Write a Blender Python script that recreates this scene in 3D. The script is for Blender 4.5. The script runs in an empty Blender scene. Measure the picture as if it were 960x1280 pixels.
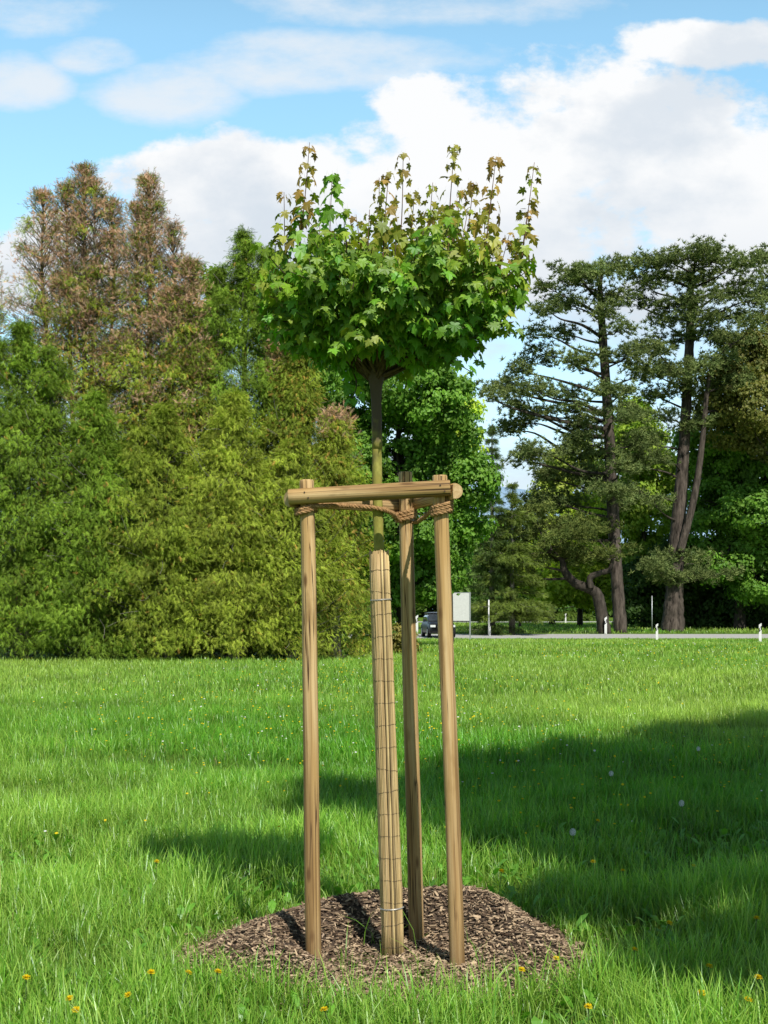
import bpy, bmesh, math, random
import numpy as np
from mathutils import Vector, Matrix

random.seed(7)
rng = np.random.default_rng(7)
F = 1750.0      # focal length in photo pixels
HZ = 768.0      # horizon row of the photo
EYE = 1.62
col = bpy.context.scene.collection

def at(px, py, Y):
    return np.array([(px - 480) * Y / F, Y, EYE - (py - HZ) * Y / F])

def gz(x, y):
    y = np.asarray(y, dtype=float)
    t = np.clip(y - 90, 0, 112)
    return 0.016 * np.minimum(t, 14) * np.clip(t / 5, 0, 1) + .0095 * np.maximum(t - 14, 0)

# ------------------------------------------------------------------ tagging
def tag(o, label=None, cat=None, group=None, kind=None):
    if label: o['label'] = label
    if cat: o['category'] = cat
    if group: o['group'] = group
    if kind: o['kind'] = kind
    return o

def empty(name, loc, label=None, cat=None, group=None, rz=0.0):
    o = bpy.data.objects.new(name, None)
    col.objects.link(o)
    o.location = [float(v) for v in loc]
    o.rotation_euler = (0, 0, rz)
    o.empty_display_size = 0.1
    return tag(o, label, cat, group)

# ------------------------------------------------------------------ mesh builder
class MB:
    def __init__(s):
        s.v = []; s.f = {}; s.c = []; s.n = 0; s.smooth = False
    def add(s, v, faces, c=(1, 1, 1)):
        v = np.asarray(v, dtype=np.float32).reshape(-1, 3)
        faces = np.asarray(faces, dtype=np.int32)
        s.v.append(v)
        c = np.asarray(c, dtype=np.float32)
        if c.ndim == 1: c = np.tile(c, (len(v), 1))
        s.c.append(c)
        s.f.setdefault(faces.shape[1], []).append(faces + s.n)
        s.n += len(v)
    def addv(s, v, c=(1, 1, 1)):
        v = np.asarray(v, dtype=np.float32).reshape(-1, 3)
        s.v.append(v)
        c = np.asarray(c, dtype=np.float32)
        if c.ndim == 1: c = np.tile(c, (len(v), 1))
        s.c.append(c); b = s.n; s.n += len(v); return b
    def addf(s, faces):
        for f in faces:
            s.f.setdefault(len(f), []).append(np.asarray([f], dtype=np.int32))
    def build(s, name, mat, parent=None, origin=None, smooth=False):
        V = np.concatenate(s.v); C = np.concatenate(s.c)
        if parent is not None and origin is None:
            origin = np.array(parent.matrix_world.translation) if False else np.array(parent['_o'] if '_o' in parent else parent.location)
        if origin is not None: V = V - np.asarray(origin, dtype=np.float32)
        me = bpy.data.meshes.new(name)
        me.vertices.add(len(V)); me.vertices.foreach_set('co', V.ravel().astype(np.float32))
        loops = []; starts = []; n = 0
        for k, fl in s.f.items():
            a = np.concatenate(fl); loops.append(a.ravel())
            starts.append(n + np.arange(len(a)) * k); n += a.size
        L = np.concatenate(loops); S = np.concatenate(starts)
        me.loops.add(len(L)); me.loops.foreach_set('vertex_index', L.astype(np.int32))
        me.polygons.add(len(S)); me.polygons.foreach_set('loop_start', S.astype(np.int32))
        if smooth: me.polygons.foreach_set('use_smooth', np.ones(len(S), dtype=bool))
        else: me.polygons.foreach_set('use_smooth', np.zeros(len(S), dtype=bool))
        me.update(calc_edges=True)
        at_ = me.attributes.new('Col', 'FLOAT_COLOR', 'POINT')
        at_.data.foreach_set('color', np.concatenate([C, np.ones((len(C), 1), dtype=np.float32)], 1).ravel())
        me.materials.append(mat)
        o = bpy.data.objects.new(name, me); col.objects.link(o)
        if parent is not None: o.parent = parent
        elif origin is not None: o.location = [float(v) for v in origin]
        return o

def norm(a):
    return a / np.maximum(np.linalg.norm(a, axis=-1, keepdims=True), 1e-9)

def basis(y, z):
    """rotation matrices whose y axis is y and whose z axis is near z  -> (N,3,3) columns x,y,z"""
    y = norm(y); x = norm(np.cross(y, z)); z = np.cross(x, y)
    return np.stack([x, y, z], axis=-1)

def scatter(mb, V, T, pos, R, sc, colr):
    V = np.asarray(V, dtype=np.float64); T = np.asarray(T)
    N = len(pos)
    sc = np.asarray(sc)
    if sc.ndim == 1: sc = np.repeat(sc[:, None], 3, 1)
    P = np.einsum('nij,nkj->nki', R, V[None] * sc[:, None, :]) + pos[:, None, :]
    FF = T[None] + (np.arange(N) * len(V))[:, None, None]
    C = np.repeat(colr, len(V), axis=0)
    mb.add(P.reshape(-1, 3), FF.reshape(-1, T.shape[1]), C)

def tube(mb, pts, rad, n=8, c=(1, 1, 1), jit=0.0, cap=True, seed=0):
    pts = np.asarray(pts, dtype=float); rad = np.asarray(rad, dtype=float)
    if rad.ndim == 0: rad = np.full(len(pts), float(rad))
    d = norm(np.gradient(pts, axis=0))
    ref = np.array([0, 0, 1.0]) if abs(d[0][2]) < .9 else np.array([1.0, 0, 0])
    x = norm(np.cross(d[0], ref)); rings = []
    r_ = np.random.default_rng(seed)
    for i in range(len(pts)):
        x = norm(x - d[i] * np.dot(x, d[i])); y = np.cross(d[i], x)
        a = np.linspace(0, 2 * math.pi, n, endpoint=False)
        rr = rad[i] * (1 + jit * (r_.random(n) - .5) * 2)
        rings.append(pts[i] + np.outer(np.cos(a) * rr, x) + np.outer(np.sin(a) * rr, y))
    V = np.concatenate(rings); m = len(pts)
    i, j = np.meshgrid(np.arange(m - 1), np.arange(n), indexing='ij')
    a = i * n + j; b = i * n + (j + 1) % n
    q = np.stack([a, b, b + n, a + n], -1).reshape(-1, 4)
    base = mb.addv(V, c)
    mb.f.setdefault(4, []).append((q + base).astype(np.int32))
    if cap:
        mb.addf([[base + k for k in range(n)][::-1], [base + (m - 1) * n + k for k in range(n)]])

def curve(ctrl, n=12):
    """Catmull-Rom through control points"""
    P = np.asarray(ctrl, dtype=float)
    P = np.concatenate([[2 * P[0] - P[1]], P, [2 * P[-1] - P[-2]]])
    out = []
    segs = len(P) - 3
    for s in range(segs):
        p0, p1, p2, p3 = P[s:s + 4]
        k = max(2, n // segs)
        t = np.linspace(0, 1, k, endpoint=(s == segs - 1))[:, None]
        out.append(.5 * ((2 * p1) + (-p0 + p2) * t + (2 * p0 - 5 * p1 + 4 * p2 - p3) * t ** 2 + (-p0 + 3 * p1 - 3 * p2 + p3) * t ** 3))
    return np.concatenate(out)

def box(mb, lo, hi, c=(1, 1, 1), R=None, o=(0, 0, 0)):
    lo = np.array(lo, float); hi = np.array(hi, float)
    V = np.array([[x, y, z] for x in (lo[0], hi[0]) for y in (lo[1], hi[1]) for z in (lo[2], hi[2])])
    if R is not None: V = V @ np.asarray(R).T
    V = V + np.asarray(o)
    mb.add(V, [[0, 1, 3, 2], [4, 6, 7, 5], [0, 4, 5, 1], [2, 3, 7, 6], [0, 2, 6, 4], [1, 5, 7, 3]], c)

def sines(n, fr, seed):
    r_ = np.random.default_rng(seed)
    a = r_.random(n) * 2 * math.pi; ph = r_.random(n) * 7; f = fr * (0.6 + r_.random(n) * 1.2)
    def fn(x, y):
        s = 0
        for i in range(n): s = s + np.sin((x * math.cos(a[i]) + y * math.sin(a[i])) * f[i] + ph[i])
        return s / math.sqrt(n)
    return fn

# ------------------------------------------------------------------ materials
def nodes(name):
    m = bpy.data.materials.new(name); m.use_nodes = True
    nt = m.node_tree; nt.nodes.clear()
    return m, nt, nt.nodes, nt.links

def foliage(name, trans=0.3, gloss=0.06, rough=0.45, noise=0.25, nscale=1.5, gain=(1, 1, 1), tcol=(1.15, 1.25, 0.5)):
    m, nt, N, L = nodes(name)
    out = N.new('ShaderNodeOutputMaterial')
    at_ = N.new('ShaderNodeAttribute'); at_.attribute_name = 'Col'
    tc = N.new('ShaderNodeTexCoord'); nz = N.new('ShaderNodeTexNoise'); nz.inputs['Scale'].default_value = nscale
    nz.inputs['Detail'].default_value = 2
    L.new(tc.outputs['Object'], nz.inputs['Vector'])
    mr = N.new('ShaderNodeMapRange'); mr.inputs[1].default_value = .25; mr.inputs[2].default_value = .75
    mr.inputs[3].default_value = 1 - noise; mr.inputs[4].default_value = 1 + noise
    L.new(nz.outputs['Fac'], mr.inputs[0])
    mul = N.new('ShaderNodeVectorMath'); mul.operation = 'MULTIPLY'
    L.new(at_.outputs['Color'], mul.inputs[0]); mul.inputs[1].default_value = gain
    sc = N.new('ShaderNodeVectorMath'); sc.operation = 'SCALE'
    L.new(mul.outputs[0], sc.inputs[0]); L.new(mr.outputs[0], sc.inputs['Scale'])
    df = N.new('ShaderNodeBsdfDiffuse'); L.new(sc.outputs[0], df.inputs['Color'])
    tr = N.new('ShaderNodeBsdfTranslucent')
    tm = N.new('ShaderNodeVectorMath'); tm.operation = 'MULTIPLY'; tm.inputs[1].default_value = tcol
    L.new(sc.outputs[0], tm.inputs[0]); L.new(tm.outputs[0], tr.inputs['Color'])
    mx = N.new('ShaderNodeMixShader'); mx.inputs[0].default_value = trans
    L.new(df.outputs[0], mx.inputs[1]); L.new(tr.outputs[0], mx.inputs[2])
    last = mx
    if gloss > 0:
        gl = N.new('ShaderNodeBsdfGlossy'); gl.inputs['Roughness'].default_value = rough
        gl.inputs['Color'].default_value = (.9, .95, 1, 1)
        m2 = N.new('ShaderNodeMixShader'); m2.inputs[0].default_value = gloss
        L.new(mx.outputs[0], m2.inputs[1]); L.new(gl.outputs[0], m2.inputs[2]); last = m2
    L.new(last.outputs[0], out.inputs['Surface'])
    return m

def surf(name, c1, c2, scale=(5, 5, 5), rough=.85, bump=.3, bdist=.01, detail=6, use_col=False, spec=.2, c3=None, s3=2.0, metallic=0.0):
    m, nt, N, L = nodes(name)
    out = N.new('ShaderNodeOutputMaterial'); p = N.new('ShaderNodeBsdfPrincipled')
    L.new(p.outputs[0], out.inputs[0])
    p.inputs['Roughness'].default_value = rough; p.inputs['Specular IOR Level'].default_value = spec
    p.inputs['Metallic'].default_value = metallic
    tc = N.new('ShaderNodeTexCoord'); mp = N.new('ShaderNodeMapping'); mp.inputs['Scale'].default_value = scale
    L.new(tc.outputs['Object'], mp.inputs[0])
    nz = N.new('ShaderNodeTexNoise'); nz.inputs['Scale'].default_value = 1; nz.inputs['Detail'].default_value = detail
    nz.inputs['Roughness'].default_value = .62
    L.new(mp.outputs[0], nz.inputs['Vector'])
    cr = N.new('ShaderNodeValToRGB'); cr.color_ramp.elements[0].position = .33; cr.color_ramp.elements[1].position = .67
    cr.color_ramp.elements[0].color = (*c1, 1); cr.color_ramp.elements[1].color = (*c2, 1)
    L.new(nz.outputs['Fac'], cr.inputs[0]); colo = cr.outputs[0]
    if c3 is not None:
        n3 = N.new('ShaderNodeTexNoise'); n3.inputs['Scale'].default_value = s3; n3.inputs['Detail'].default_value = 3
        L.new(tc.outputs['Object'], n3.inputs['Vector'])
        r3 = N.new('ShaderNodeMapRange'); r3.inputs[1].default_value = .45; r3.inputs[2].default_value = .62
        L.new(n3.outputs['Fac'], r3.inputs[0])
        mx = N.new('ShaderNodeMix'); mx.data_type = 'RGBA'
        L.new(r3.outputs[0], mx.inputs[0]); L.new(colo, mx.inputs[6]); mx.inputs[7].default_value = (*c3, 1)
        colo = mx.outputs[2]
    if use_col:
        a = N.new('ShaderNodeAttribute'); a.attribute_name = 'Col'
        mu = N.new('ShaderNodeMix'); mu.data_type = 'RGBA'; mu.blend_type = 'MULTIPLY'; mu.inputs[0].default_value = 1
        L.new(colo, mu.inputs[6]); L.new(a.outputs['Color'], mu.inputs[7]); colo = mu.outputs[2]
    L.new(colo, p.inputs['Base Color'])
    if bump > 0:
        b = N.new('ShaderNodeBump'); b.inputs['Strength'].default_value = bump; b.inputs['Distance'].default_value = bdist
        L.new(nz.outputs['Fac'], b.inputs['Height']); L.new(b.outputs[0], p.inputs['Normal'])
    return m

def wood_mat(name, tone=1.0, foot=1.0):
    """peeled softwood pole: long grain, brown streaks, knots, drying cracks; the object's own z runs along the grain"""
    m, nt, N, L = nodes(name)
    out = N.new('ShaderNodeOutputMaterial'); p = N.new('ShaderNodeBsdfPrincipled'); L.new(p.outputs[0], out.inputs[0])
    p.inputs['Roughness'].default_value = .72; p.inputs['Specular IOR Level'].default_value = .25
    tc = N.new('ShaderNodeTexCoord')
    def nz(scale, detail=4, dist=0.0):
        mp = N.new('ShaderNodeMapping'); mp.inputs['Scale'].default_value = scale
        L.new(tc.outputs['Object'], mp.inputs[0])
        n = N.new('ShaderNodeTexNoise'); n.inputs['Scale'].default_value = 1; n.inputs['Detail'].default_value = detail
        n.inputs['Distortion'].default_value = dist
        L.new(mp.outputs[0], n.inputs['Vector']); return n
    def rng_(s, a, b, c=0.0, d=1.0):
        r = N.new('ShaderNodeMapRange'); r.inputs[1].default_value = a; r.inputs[2].default_value = b
        r.inputs[3].default_value = c; r.inputs[4].default_value = d; L.new(s, r.inputs[0]); return r.outputs[0]
    def mix(f, a, b):
        x = N.new('ShaderNodeMix'); x.data_type = 'RGBA'
        L.new(f, x.inputs[0])
        for s, v in ((6, a), (7, b)):
            if isinstance(v, tuple): x.inputs[s].default_value = (v[0] * tone, v[1] * tone, v[2] * tone, 1)
            else: L.new(v, x.inputs[s])
        return x.outputs[2]
    g = nz((90, 90, 2.2), 5, .6)
    big = nz((9, 9, 1.1), 3)
    blot = nz((16, 16, 5.0), 4)
    c = mix(rng_(g.outputs['Fac'], .3, .7), (.46, .28, .115), (.76, .56, .30))
    c = mix(rng_(big.outputs['Fac'], .42, .66), c, (.46, .28, .10))
    c = mix(rng_(blot.outputs['Fac'], .56, .72, 0, .7), c, (.28, .165, .065))
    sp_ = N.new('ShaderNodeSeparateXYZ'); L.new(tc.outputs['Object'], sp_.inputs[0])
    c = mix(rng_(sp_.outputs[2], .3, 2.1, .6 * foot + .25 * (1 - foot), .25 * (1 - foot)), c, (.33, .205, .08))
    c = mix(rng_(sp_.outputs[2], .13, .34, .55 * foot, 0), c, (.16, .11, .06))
    st = nz((30, 30, .8), 4, .4)
    c = mix(rng_(st.outputs['Fac'], .50, .62, 0, .75), c, (.20, .11, .04))
    c = mix(rng_(st.outputs['Fac'], .30, .42, .45, 0), c, (.72, .56, .33))
    # knots
    v = N.new('ShaderNodeTexVoronoi'); v.inputs['Scale'].default_value = 1
    mp = N.new('ShaderNodeMapping'); mp.inputs['Scale'].default_value = (13, 13, 4.2); L.new(tc.outputs['Object'], mp.inputs[0])
    L.new(mp.outputs[0], v.inputs['Vector'])
    c = mix(rng_(v.outputs['Distance'], .09, .19, .95, 0), c, (.16, .085, .035))
    # cracks: thin dark lines along the grain
    ck = nz((42, 42, .55), 2, .9)
    ab = N.new('ShaderNodeMath'); ab.operation = 'SUBTRACT'; L.new(ck.outputs['Fac'], ab.inputs[0]); ab.inputs[1].default_value = .5
    ab2 = N.new('ShaderNodeMath'); ab2.operation = 'ABSOLUTE'; L.new(ab.outputs[0], ab2.inputs[0])
    gate = nz((5, 5, 1.3), 2)
    lim = N.new('ShaderNodeMath'); lim.operation = 'MULTIPLY'
    L.new(rng_(ab2.outputs[0], .008, .024, 1, 0), lim.inputs[0]); L.new(rng_(gate.outputs['Fac'], .42, .48), lim.inputs[1])
    c = mix(lim.outputs[0], c, (.09, .05, .025))
    L.new(c, p.inputs['Base Color'])
    b = N.new('ShaderNodeBump'); b.inputs['Strength'].default_value = .5; b.inputs['Distance'].default_value = .002
    s = N.new('ShaderNodeMath'); s.operation = 'SUBTRACT'; L.new(g.outputs['Fac'], s.inputs[0]); L.new(lim.outputs[0], s.inputs[1])
    L.new(s.outputs[0], b.inputs['Height']); L.new(b.outputs[0], p.inputs['Normal'])
    return m

M = {}
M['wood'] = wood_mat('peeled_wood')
M['beam'] = wood_mat('peeled_half_log', 1.0, 0.0)
M['wood_end'] = surf('cut_wood_end', (.42, .27, .12), (.62, .46, .26), (60, 60, 60), .85, .4, .002)
M['rope'] = surf('coir_rope', (.22, .12, .05), (.50, .31, .15), (160, 160, 160), .95, .8, .003, use_col=True)
M['reed'] = surf('dry_reed', (.36, .25, .11), (.60, .45, .23), (70, 70, 5), .6, .3, .001, use_col=True, spec=.35)
M['wire'] = surf('rusty_wire', (.05, .035, .025), (.12, .08, .05), (60, 60, 60), .6, 0)
M['wire_light'] = surf('galvanised_wire', (.40, .38, .34), (.6, .58, .54), (60, 60, 60), .45, 0, metallic=.4)
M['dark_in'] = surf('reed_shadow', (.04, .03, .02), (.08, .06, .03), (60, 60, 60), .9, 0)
M['ybark'] = surf('young_mossy_bark', (.20, .19, .04), (.38, .36, .09), (45, 45, 18), .85, .5, .004, c3=(.30, .27, .06), s3=14)
_nt = M['ybark'].node_tree; _p = [n for n in _nt.nodes if n.type == 'BSDF_PRINCIPLED'][0]; _src = _p.inputs['Base Color'].links[0].from_socket
_tc = _nt.nodes.new('ShaderNodeTexCoord'); _sp = _nt.nodes.new('ShaderNodeSeparateXYZ'); _nt.links.new(_tc.outputs['Object'], _sp.inputs[0])
_n = _nt.nodes.new('ShaderNodeTexNoise'); _n.inputs['Scale'].default_value = 22; _nt.links.new(_tc.outputs['Object'], _n.inputs['Vector'])
_ma = _nt.nodes.new('ShaderNodeMath'); _ma.operation = 'MULTIPLY_ADD'; _nt.links.new(_n.outputs['Fac'], _ma.inputs[0]); _ma.inputs[1].default_value = .35; _nt.links.new(_sp.outputs[2], _ma.inputs[2])
_mr = _nt.nodes.new('ShaderNodeMapRange'); _mr.inputs[1].default_value = 2.52; _mr.inputs[2].default_value = 2.70; _nt.links.new(_ma.outputs[0], _mr.inputs[0])
_mx = _nt.nodes.new('ShaderNodeMix'); _mx.data_type = 'RGBA'; _nt.links.new(_mr.outputs[0], _mx.inputs[0]); _nt.links.new(_src, _mx.inputs[6]); _mx.inputs[7].default_value = (.10, .075, .055, 1)
_nt.links.new(_mx.outputs[2], _p.inputs['Base Color'])
M['ybark_dark'] = surf('young_brown_bark', (.055, .04, .03), (.13, .095, .07), (60, 60, 20), .85, .5, .004)
M['twig'] = surf('twig_bark', (.10, .055, .035), (.22, .12, .07), (60, 60, 60), .8, 0)
M['pine_bark'] = surf('pine_bark', (.02, .016, .013), (.15, .12, .10), (4.5, 4.5, .9), .95, 1.0, .12, detail=8)
M['dark_bark'] = surf('dark_bark', (.02, .017, .014), (.09, .075, .06), (4, 4, .8), .95, .9, .06)
M['grey_bark'] = surf('grey_bark', (.10, .09, .075), (.26, .24, .20), (4, 4, 1.5), .95, .6, .04)
M['leaf'] = foliage('maple_leaf', .28, .03, .5, .22, 9, gain=(1.72, 1.65, 1.15))
M['grass'] = foliage('grass_blade', .36, .04, .4, .16, .7, gain=(2.4, 2.38, 2.2), tcol=(1.1, 1.2, .45))
M['conifer'] = foliage('scale_foliage', .2, .015, .6, .25, .9, gain=(2.4, 2.35, 1.3))
M['dead'] = foliage('dead_foliage', .10, .0, .5, .25, .9, gain=(2.2, 2.0, 1.9), tcol=(1, 1, 1))
M['broad'] = foliage('broad_leaf', .32, .02, .55, .22, .45, gain=(1.55, 1.4, 1.1))
M['needle'] = foliage('pine_needle', .12, .0, .5, .25, .35, gain=(1.95, 1.75, 1.3))
M['chip'] = foliage('wood_chip', 0.0, .02, .5, .15, 30, tcol=(1, 1, 1))
M['petal'] = foliage('petal', .3, .0, .5, .1, 30, tcol=(1, 1, 1))

# ------------------------------------------------------------------ world and sun
SUN_EL = math.radians(48); AZ = math.radians(180 - 22)
to_sun = np.array([math.sin(AZ) * math.cos(SUN_EL), math.cos(AZ) * math.cos(SUN_EL), math.sin(SUN_EL)])
sd = bpy.data.lights.new('sun', 'SUN'); sd.energy = 5.0; sd.angle = math.radians(.55); sd.color = (1, .955, .87)
so = bpy.data.objects.new('sun', sd); col.objects.link(so)
so.rotation_euler = Vector(-to_sun).to_track_quat('-Z', 'Y').to_euler()

w = bpy.data.worlds.new('World'); bpy.context.scene.world = w; w.use_nodes = True
nt = w.node_tree; N = nt.nodes; L = nt.links; N.clear()
wo = N.new('ShaderNodeOutputWorld')
sky = N.new('ShaderNodeTexSky'); sky.sky_type = 'NISHITA'; sky.sun_disc = False
sky.sun_elevation = SUN_EL; sky.sun_rotation = AZ; sky.air_density = 1.0; sky.dust_density = .4; sky.ozone_density = 1.6
bg = N.new('ShaderNodeBackground'); bg.inputs[1].default_value = .15
hs = N.new('ShaderNodeHueSaturation'); hs.inputs['Hue'].default_value = .474; hs.inputs['Saturation'].default_value = 1.06; hs.inputs['Value'].default_value = 1.55
L.new(sky.outputs[0], hs.inputs['Color']); L.new(hs.outputs[0], bg.inputs[0])
tc = N.new('ShaderNodeTexCoord'); sx = N.new('ShaderNodeSeparateXYZ'); L.new(tc.outputs['Generated'], sx.inputs[0])
def mth(op, a, b=None, c=None, clamp=False):
    n = N.new('ShaderNodeMath'); n.operation = op; n.use_clamp = clamp
    for i, v in enumerate((a, b, c)):
        if v is None: continue
        if isinstance(v, (int, float)): n.inputs[i].default_value = v
        else: L.new(v, n.inputs[i])
    return n.outputs[0]
ay = mth('MAXIMUM', mth('ABSOLUTE', sx.outputs[1]), .05)
U = mth('DIVIDE', sx.outputs[0], ay); Vv = mth('DIVIDE', sx.outputs[2], ay)
cmb = N.new('ShaderNodeCombineXYZ'); L.new(U, cmb.inputs[0]); L.new(Vv, cmb.inputs[1])
def wnoise(scale, det, off=(0, 0, 0), rough=.55, sxy=(1, 1.5, 1)):
    mp = N.new('ShaderNodeMapping'); mp.inputs['Scale'].default_value = sxy; mp.inputs['Location'].default_value = off
    L.new(cmb.outputs[0], mp.inputs[0])
    n = N.new('ShaderNodeTexNoise'); n.inputs['Scale'].default_value = scale; n.inputs['Detail'].default_value = det
    n.inputs['Roughness'].default_value = rough; L.new(mp.outputs[0], n.inputs['Vector']); return n.outputs['Fac']
n_edge = wnoise(9, 8, (3.1, 1.7, 0), .6)
n_soft = wnoise(4.2, 4, (1.1, 5.7, 0), .5)
def blob_field(blobs):
    f = None
    for (cx, cy, rx, ry) in blobs:
        u = mth('MULTIPLY', mth('SUBTRACT', U, (cx - 480) / F), F / rx)
        v = mth('MULTIPLY', mth('SUBTRACT', Vv, (HZ - cy) / F), F / ry)
        g = mth('SUBTRACT', 1, mth('ADD', mth('MULTIPLY', u, u), mth('MULTIPLY', v, v)))
        f = g if f is None else mth('MAXIMUM', f, g)
    return f
thick = blob_field([(720, 190, 270, 130), (560, 150, 95, 85), (880, 268, 260, 130), (300, 260, 185, 100), (450, 320, 300, 120),
                    (620, 300, 200, 100), (900, 56, 130, 34), (1150, 260, 300, 140), (90, 330, 110, 70), (1500, 120, 300, 130), (-700, 250, 300, 140)])
thin = blob_field([(400, 78, 190, 36), (210, 112, 80, 40), (530, -2, 190, 34), (30, 4, 110, 40), (15, 102, 62, 34), (120, 70, 60, 22),
                   (740, 440, 520, 130), (500, 560, 900, 90), (-300, 100, 220, 70)])
mt = mth('MULTIPLY_ADD', mth('SUBTRACT', n_edge, .5), 4.2, mth('MINIMUM', mth('MAXIMUM', thick, -1.6), .75))
mr = N.new('ShaderNodeMapRange'); mr.interpolation_type = 'SMOOTHSTEP'; mr.inputs[1].default_value = -.16; mr.inputs[2].default_value = .46
L.new(mt, mr.inputs[0]); mthick = mr.outputs[0]
mn = mth('MULTIPLY_ADD', mth('SUBTRACT', wnoise(7, 8, (9, 2, 0), .62, (1, 2.2, 1)), .5), 5.0, mth('MINIMUM', mth('MAXIMUM', thin, -1.8), .5))
mr2 = N.new('ShaderNodeMapRange'); mr2.interpolation_type = 'SMOOTHSTEP'; mr2.inputs[1].default_value = -.7; mr2.inputs[2].default_value = 1.3
mr2.inputs[4].default_value = .85
L.new(mn, mr2.inputs[0]); mthin = mr2.outputs[0]
hzr = N.new('ShaderNodeMapRange'); hzr.inputs[1].default_value = .0; hzr.inputs[2].default_value = .28; hzr.inputs[3].default_value = .38; hzr.inputs[4].default_value = .06
L.new(sx.outputs[2], hzr.inputs[0])
front = N.new('ShaderNodeMapRange'); front.inputs[1].default_value = -.1; front.inputs[2].default_value = .35; L.new(sx.outputs[1], front.inputs[0])
mask = mth('MAXIMUM', mth('MULTIPLY', mth('MAXIMUM', mthick, mthin), front.outputs[0]), hzr.outputs[0], clamp=True)
zen = N.new('ShaderNodeMapRange'); zen.inputs[1].default_value = .38; zen.inputs[2].default_value = .8; zen.inputs[3].default_value = 1.6; zen.inputs[4].default_value = .36
L.new(sx.outputs[2], zen.inputs[0]); L.new(mth('MULTIPLY', zen.outputs[0], mth('MULTIPLY_ADD', front.outputs[0], .6, .4)), hs.inputs['Value'])
# cloud shading: bright billows, greyer flat parts
dens = mth('MULTIPLY_ADD', n_soft, .9, mth('MULTIPLY', wnoise(13, 6, (3.15, 1.62, 0), .6), .5))
shd = N.new('ShaderNodeMapRange'); shd.interpolation_type = 'SMOOTHSTEP'; shd.inputs[1].default_value = .50; shd.inputs[2].default_value = .76
L.new(dens, shd.inputs[0])
low = N.new('ShaderNodeMapRange'); low.inputs[1].default_value = .20; low.inputs[2].default_value = .36; low.inputs[3].default_value = .25; low.inputs[4].default_value = 1
L.new(Vv, low.inputs[0])
edge_l = mth('MULTIPLY', mth('MULTIPLY', mth('ADD', shd.outputs[0], .35), low.outputs[0], clamp=True), mth('MULTIPLY_ADD', mthick, .35, .65), clamp=True)
cm = N.new('ShaderNodeMix'); cm.data_type = 'RGBA'; cm.inputs[6].default_value = (.62, .71, .81, 1); cm.inputs[7].default_value = (.98, .99, 1.0, 1)
L.new(edge_l, cm.inputs[0])
bc = N.new('ShaderNodeBackground'); bc.inputs[1].default_value = 1.0; L.new(cm.outputs[2], bc.inputs[0])
ms = N.new('ShaderNodeMixShader'); L.new(mask, ms.inputs[0]); L.new(bg.outputs[0], ms.inputs[1]); L.new(bc.outputs[0], ms.inputs[2])
L.new(ms.outputs[0], wo.inputs[0])

# ------------------------------------------------------------------ camera
cd = bpy.data.cameras.new('camera'); cam = bpy.data.objects.new('camera', cd); col.objects.link(cam)
cam.location = (0, 0, EYE); cam.rotation_euler = (math.radians(90), 0, 0)
cd.sensor_fit = 'VERTICAL'; cd.sensor_height = 36; cd.lens = F / 1280 * 36; cd.shift_y = (HZ - 640) / 1280
cd.clip_end = 20000; cd.clip_start = .05
bpy.context.scene.camera = cam
sc = bpy.context.scene
sc.view_settings.view_transform = 'Standard'; sc.view_settings.look = 'None'; sc.view_settings.exposure = 0
sc.cycles.max_bounces = 4; sc.cycles.diffuse_bounces = 2; sc.cycles.glossy_bounces = 2; sc.cycles.transmission_bounces = 3; sc.cycles.transparent_max_bounces = 4
sc.cycles.caustics_reflective = False; sc.cycles.caustics_refractive = False

# ------------------------------------------------------------------ ground
m, nt_, Nn, Ll = nodes('meadow_soil')
out = Nn.new('ShaderNodeOutputMaterial'); p = Nn.new('ShaderNodeBsdfPrincipled'); Ll.new(p.outputs[0], out.inputs[0])
p.inputs['Roughness'].default_value = .95; p.inputs['Specular IOR Level'].default_value = .05
tcn = Nn.new('ShaderNodeTexCoord')
n1 = Nn.new('ShaderNodeTexNoise'); n1.inputs['Scale'].default_value = .35; n1.inputs['Detail'].default_value = 8
n2 = Nn.new('ShaderNodeTexNoise'); n2.inputs['Scale'].default_value = 14; n2.inputs['Detail'].default_value = 5
Ll.new(tcn.outputs['Object'], n1.inputs['Vector']); Ll.new(tcn.outputs['Object'], n2.inputs['Vector'])
c1 = Nn.new('ShaderNodeValToRGB'); c1.color_ramp.elements[0].color = (.085, .16, .018, 1); c1.color_ramp.elements[1].color = (.15, .25, .035, 1)
c1.color_ramp.elements[0].position = .35; c1.color_ramp.elements[1].position = .65
Ll.new(n1.outputs['Fac'], c1.inputs[0])
c2 = Nn.new('ShaderNodeMix'); c2.data_type = 'RGBA'; c2.blend_type = 'MULTIPLY'; c2.inputs[0].default_value = .8
r2 = Nn.new('ShaderNodeMapRange'); r2.inputs[1].default_value = .3; r2.inputs[2].default_value = .7; r2.inputs[3].default_value = .35; r2.inputs[4].default_value = 1.2
Ll.new(n2.outputs['Fac'], r2.inputs[0]); Ll.new(c1.outputs[0], c2.inputs[6]); Ll.new(r2.outputs[0], c2.inputs[7]); Ll.new(c2.outputs[2], p.inputs['Base Color'])
M['soil'] = m
xs = np.concatenate([[-6000, -2000, -800, -300], np.linspace(-120, 120, 61), [300, 800, 2000, 6000]])
ys = np.concatenate([[-3000, -500, -100, -30], np.linspace(-10, 210, 111), [300, 500, 1000, 2500, 6000]])
X, Y = np.meshgrid(xs, ys, indexing='ij')
Z = gz(X, Y)
V = np.stack([X, Y, Z], -1).reshape(-1, 3)
i, j = np.meshgrid(np.arange(len(xs) - 1), np.arange(len(ys) - 1), indexing='ij'); a = i * len(ys) + j
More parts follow.
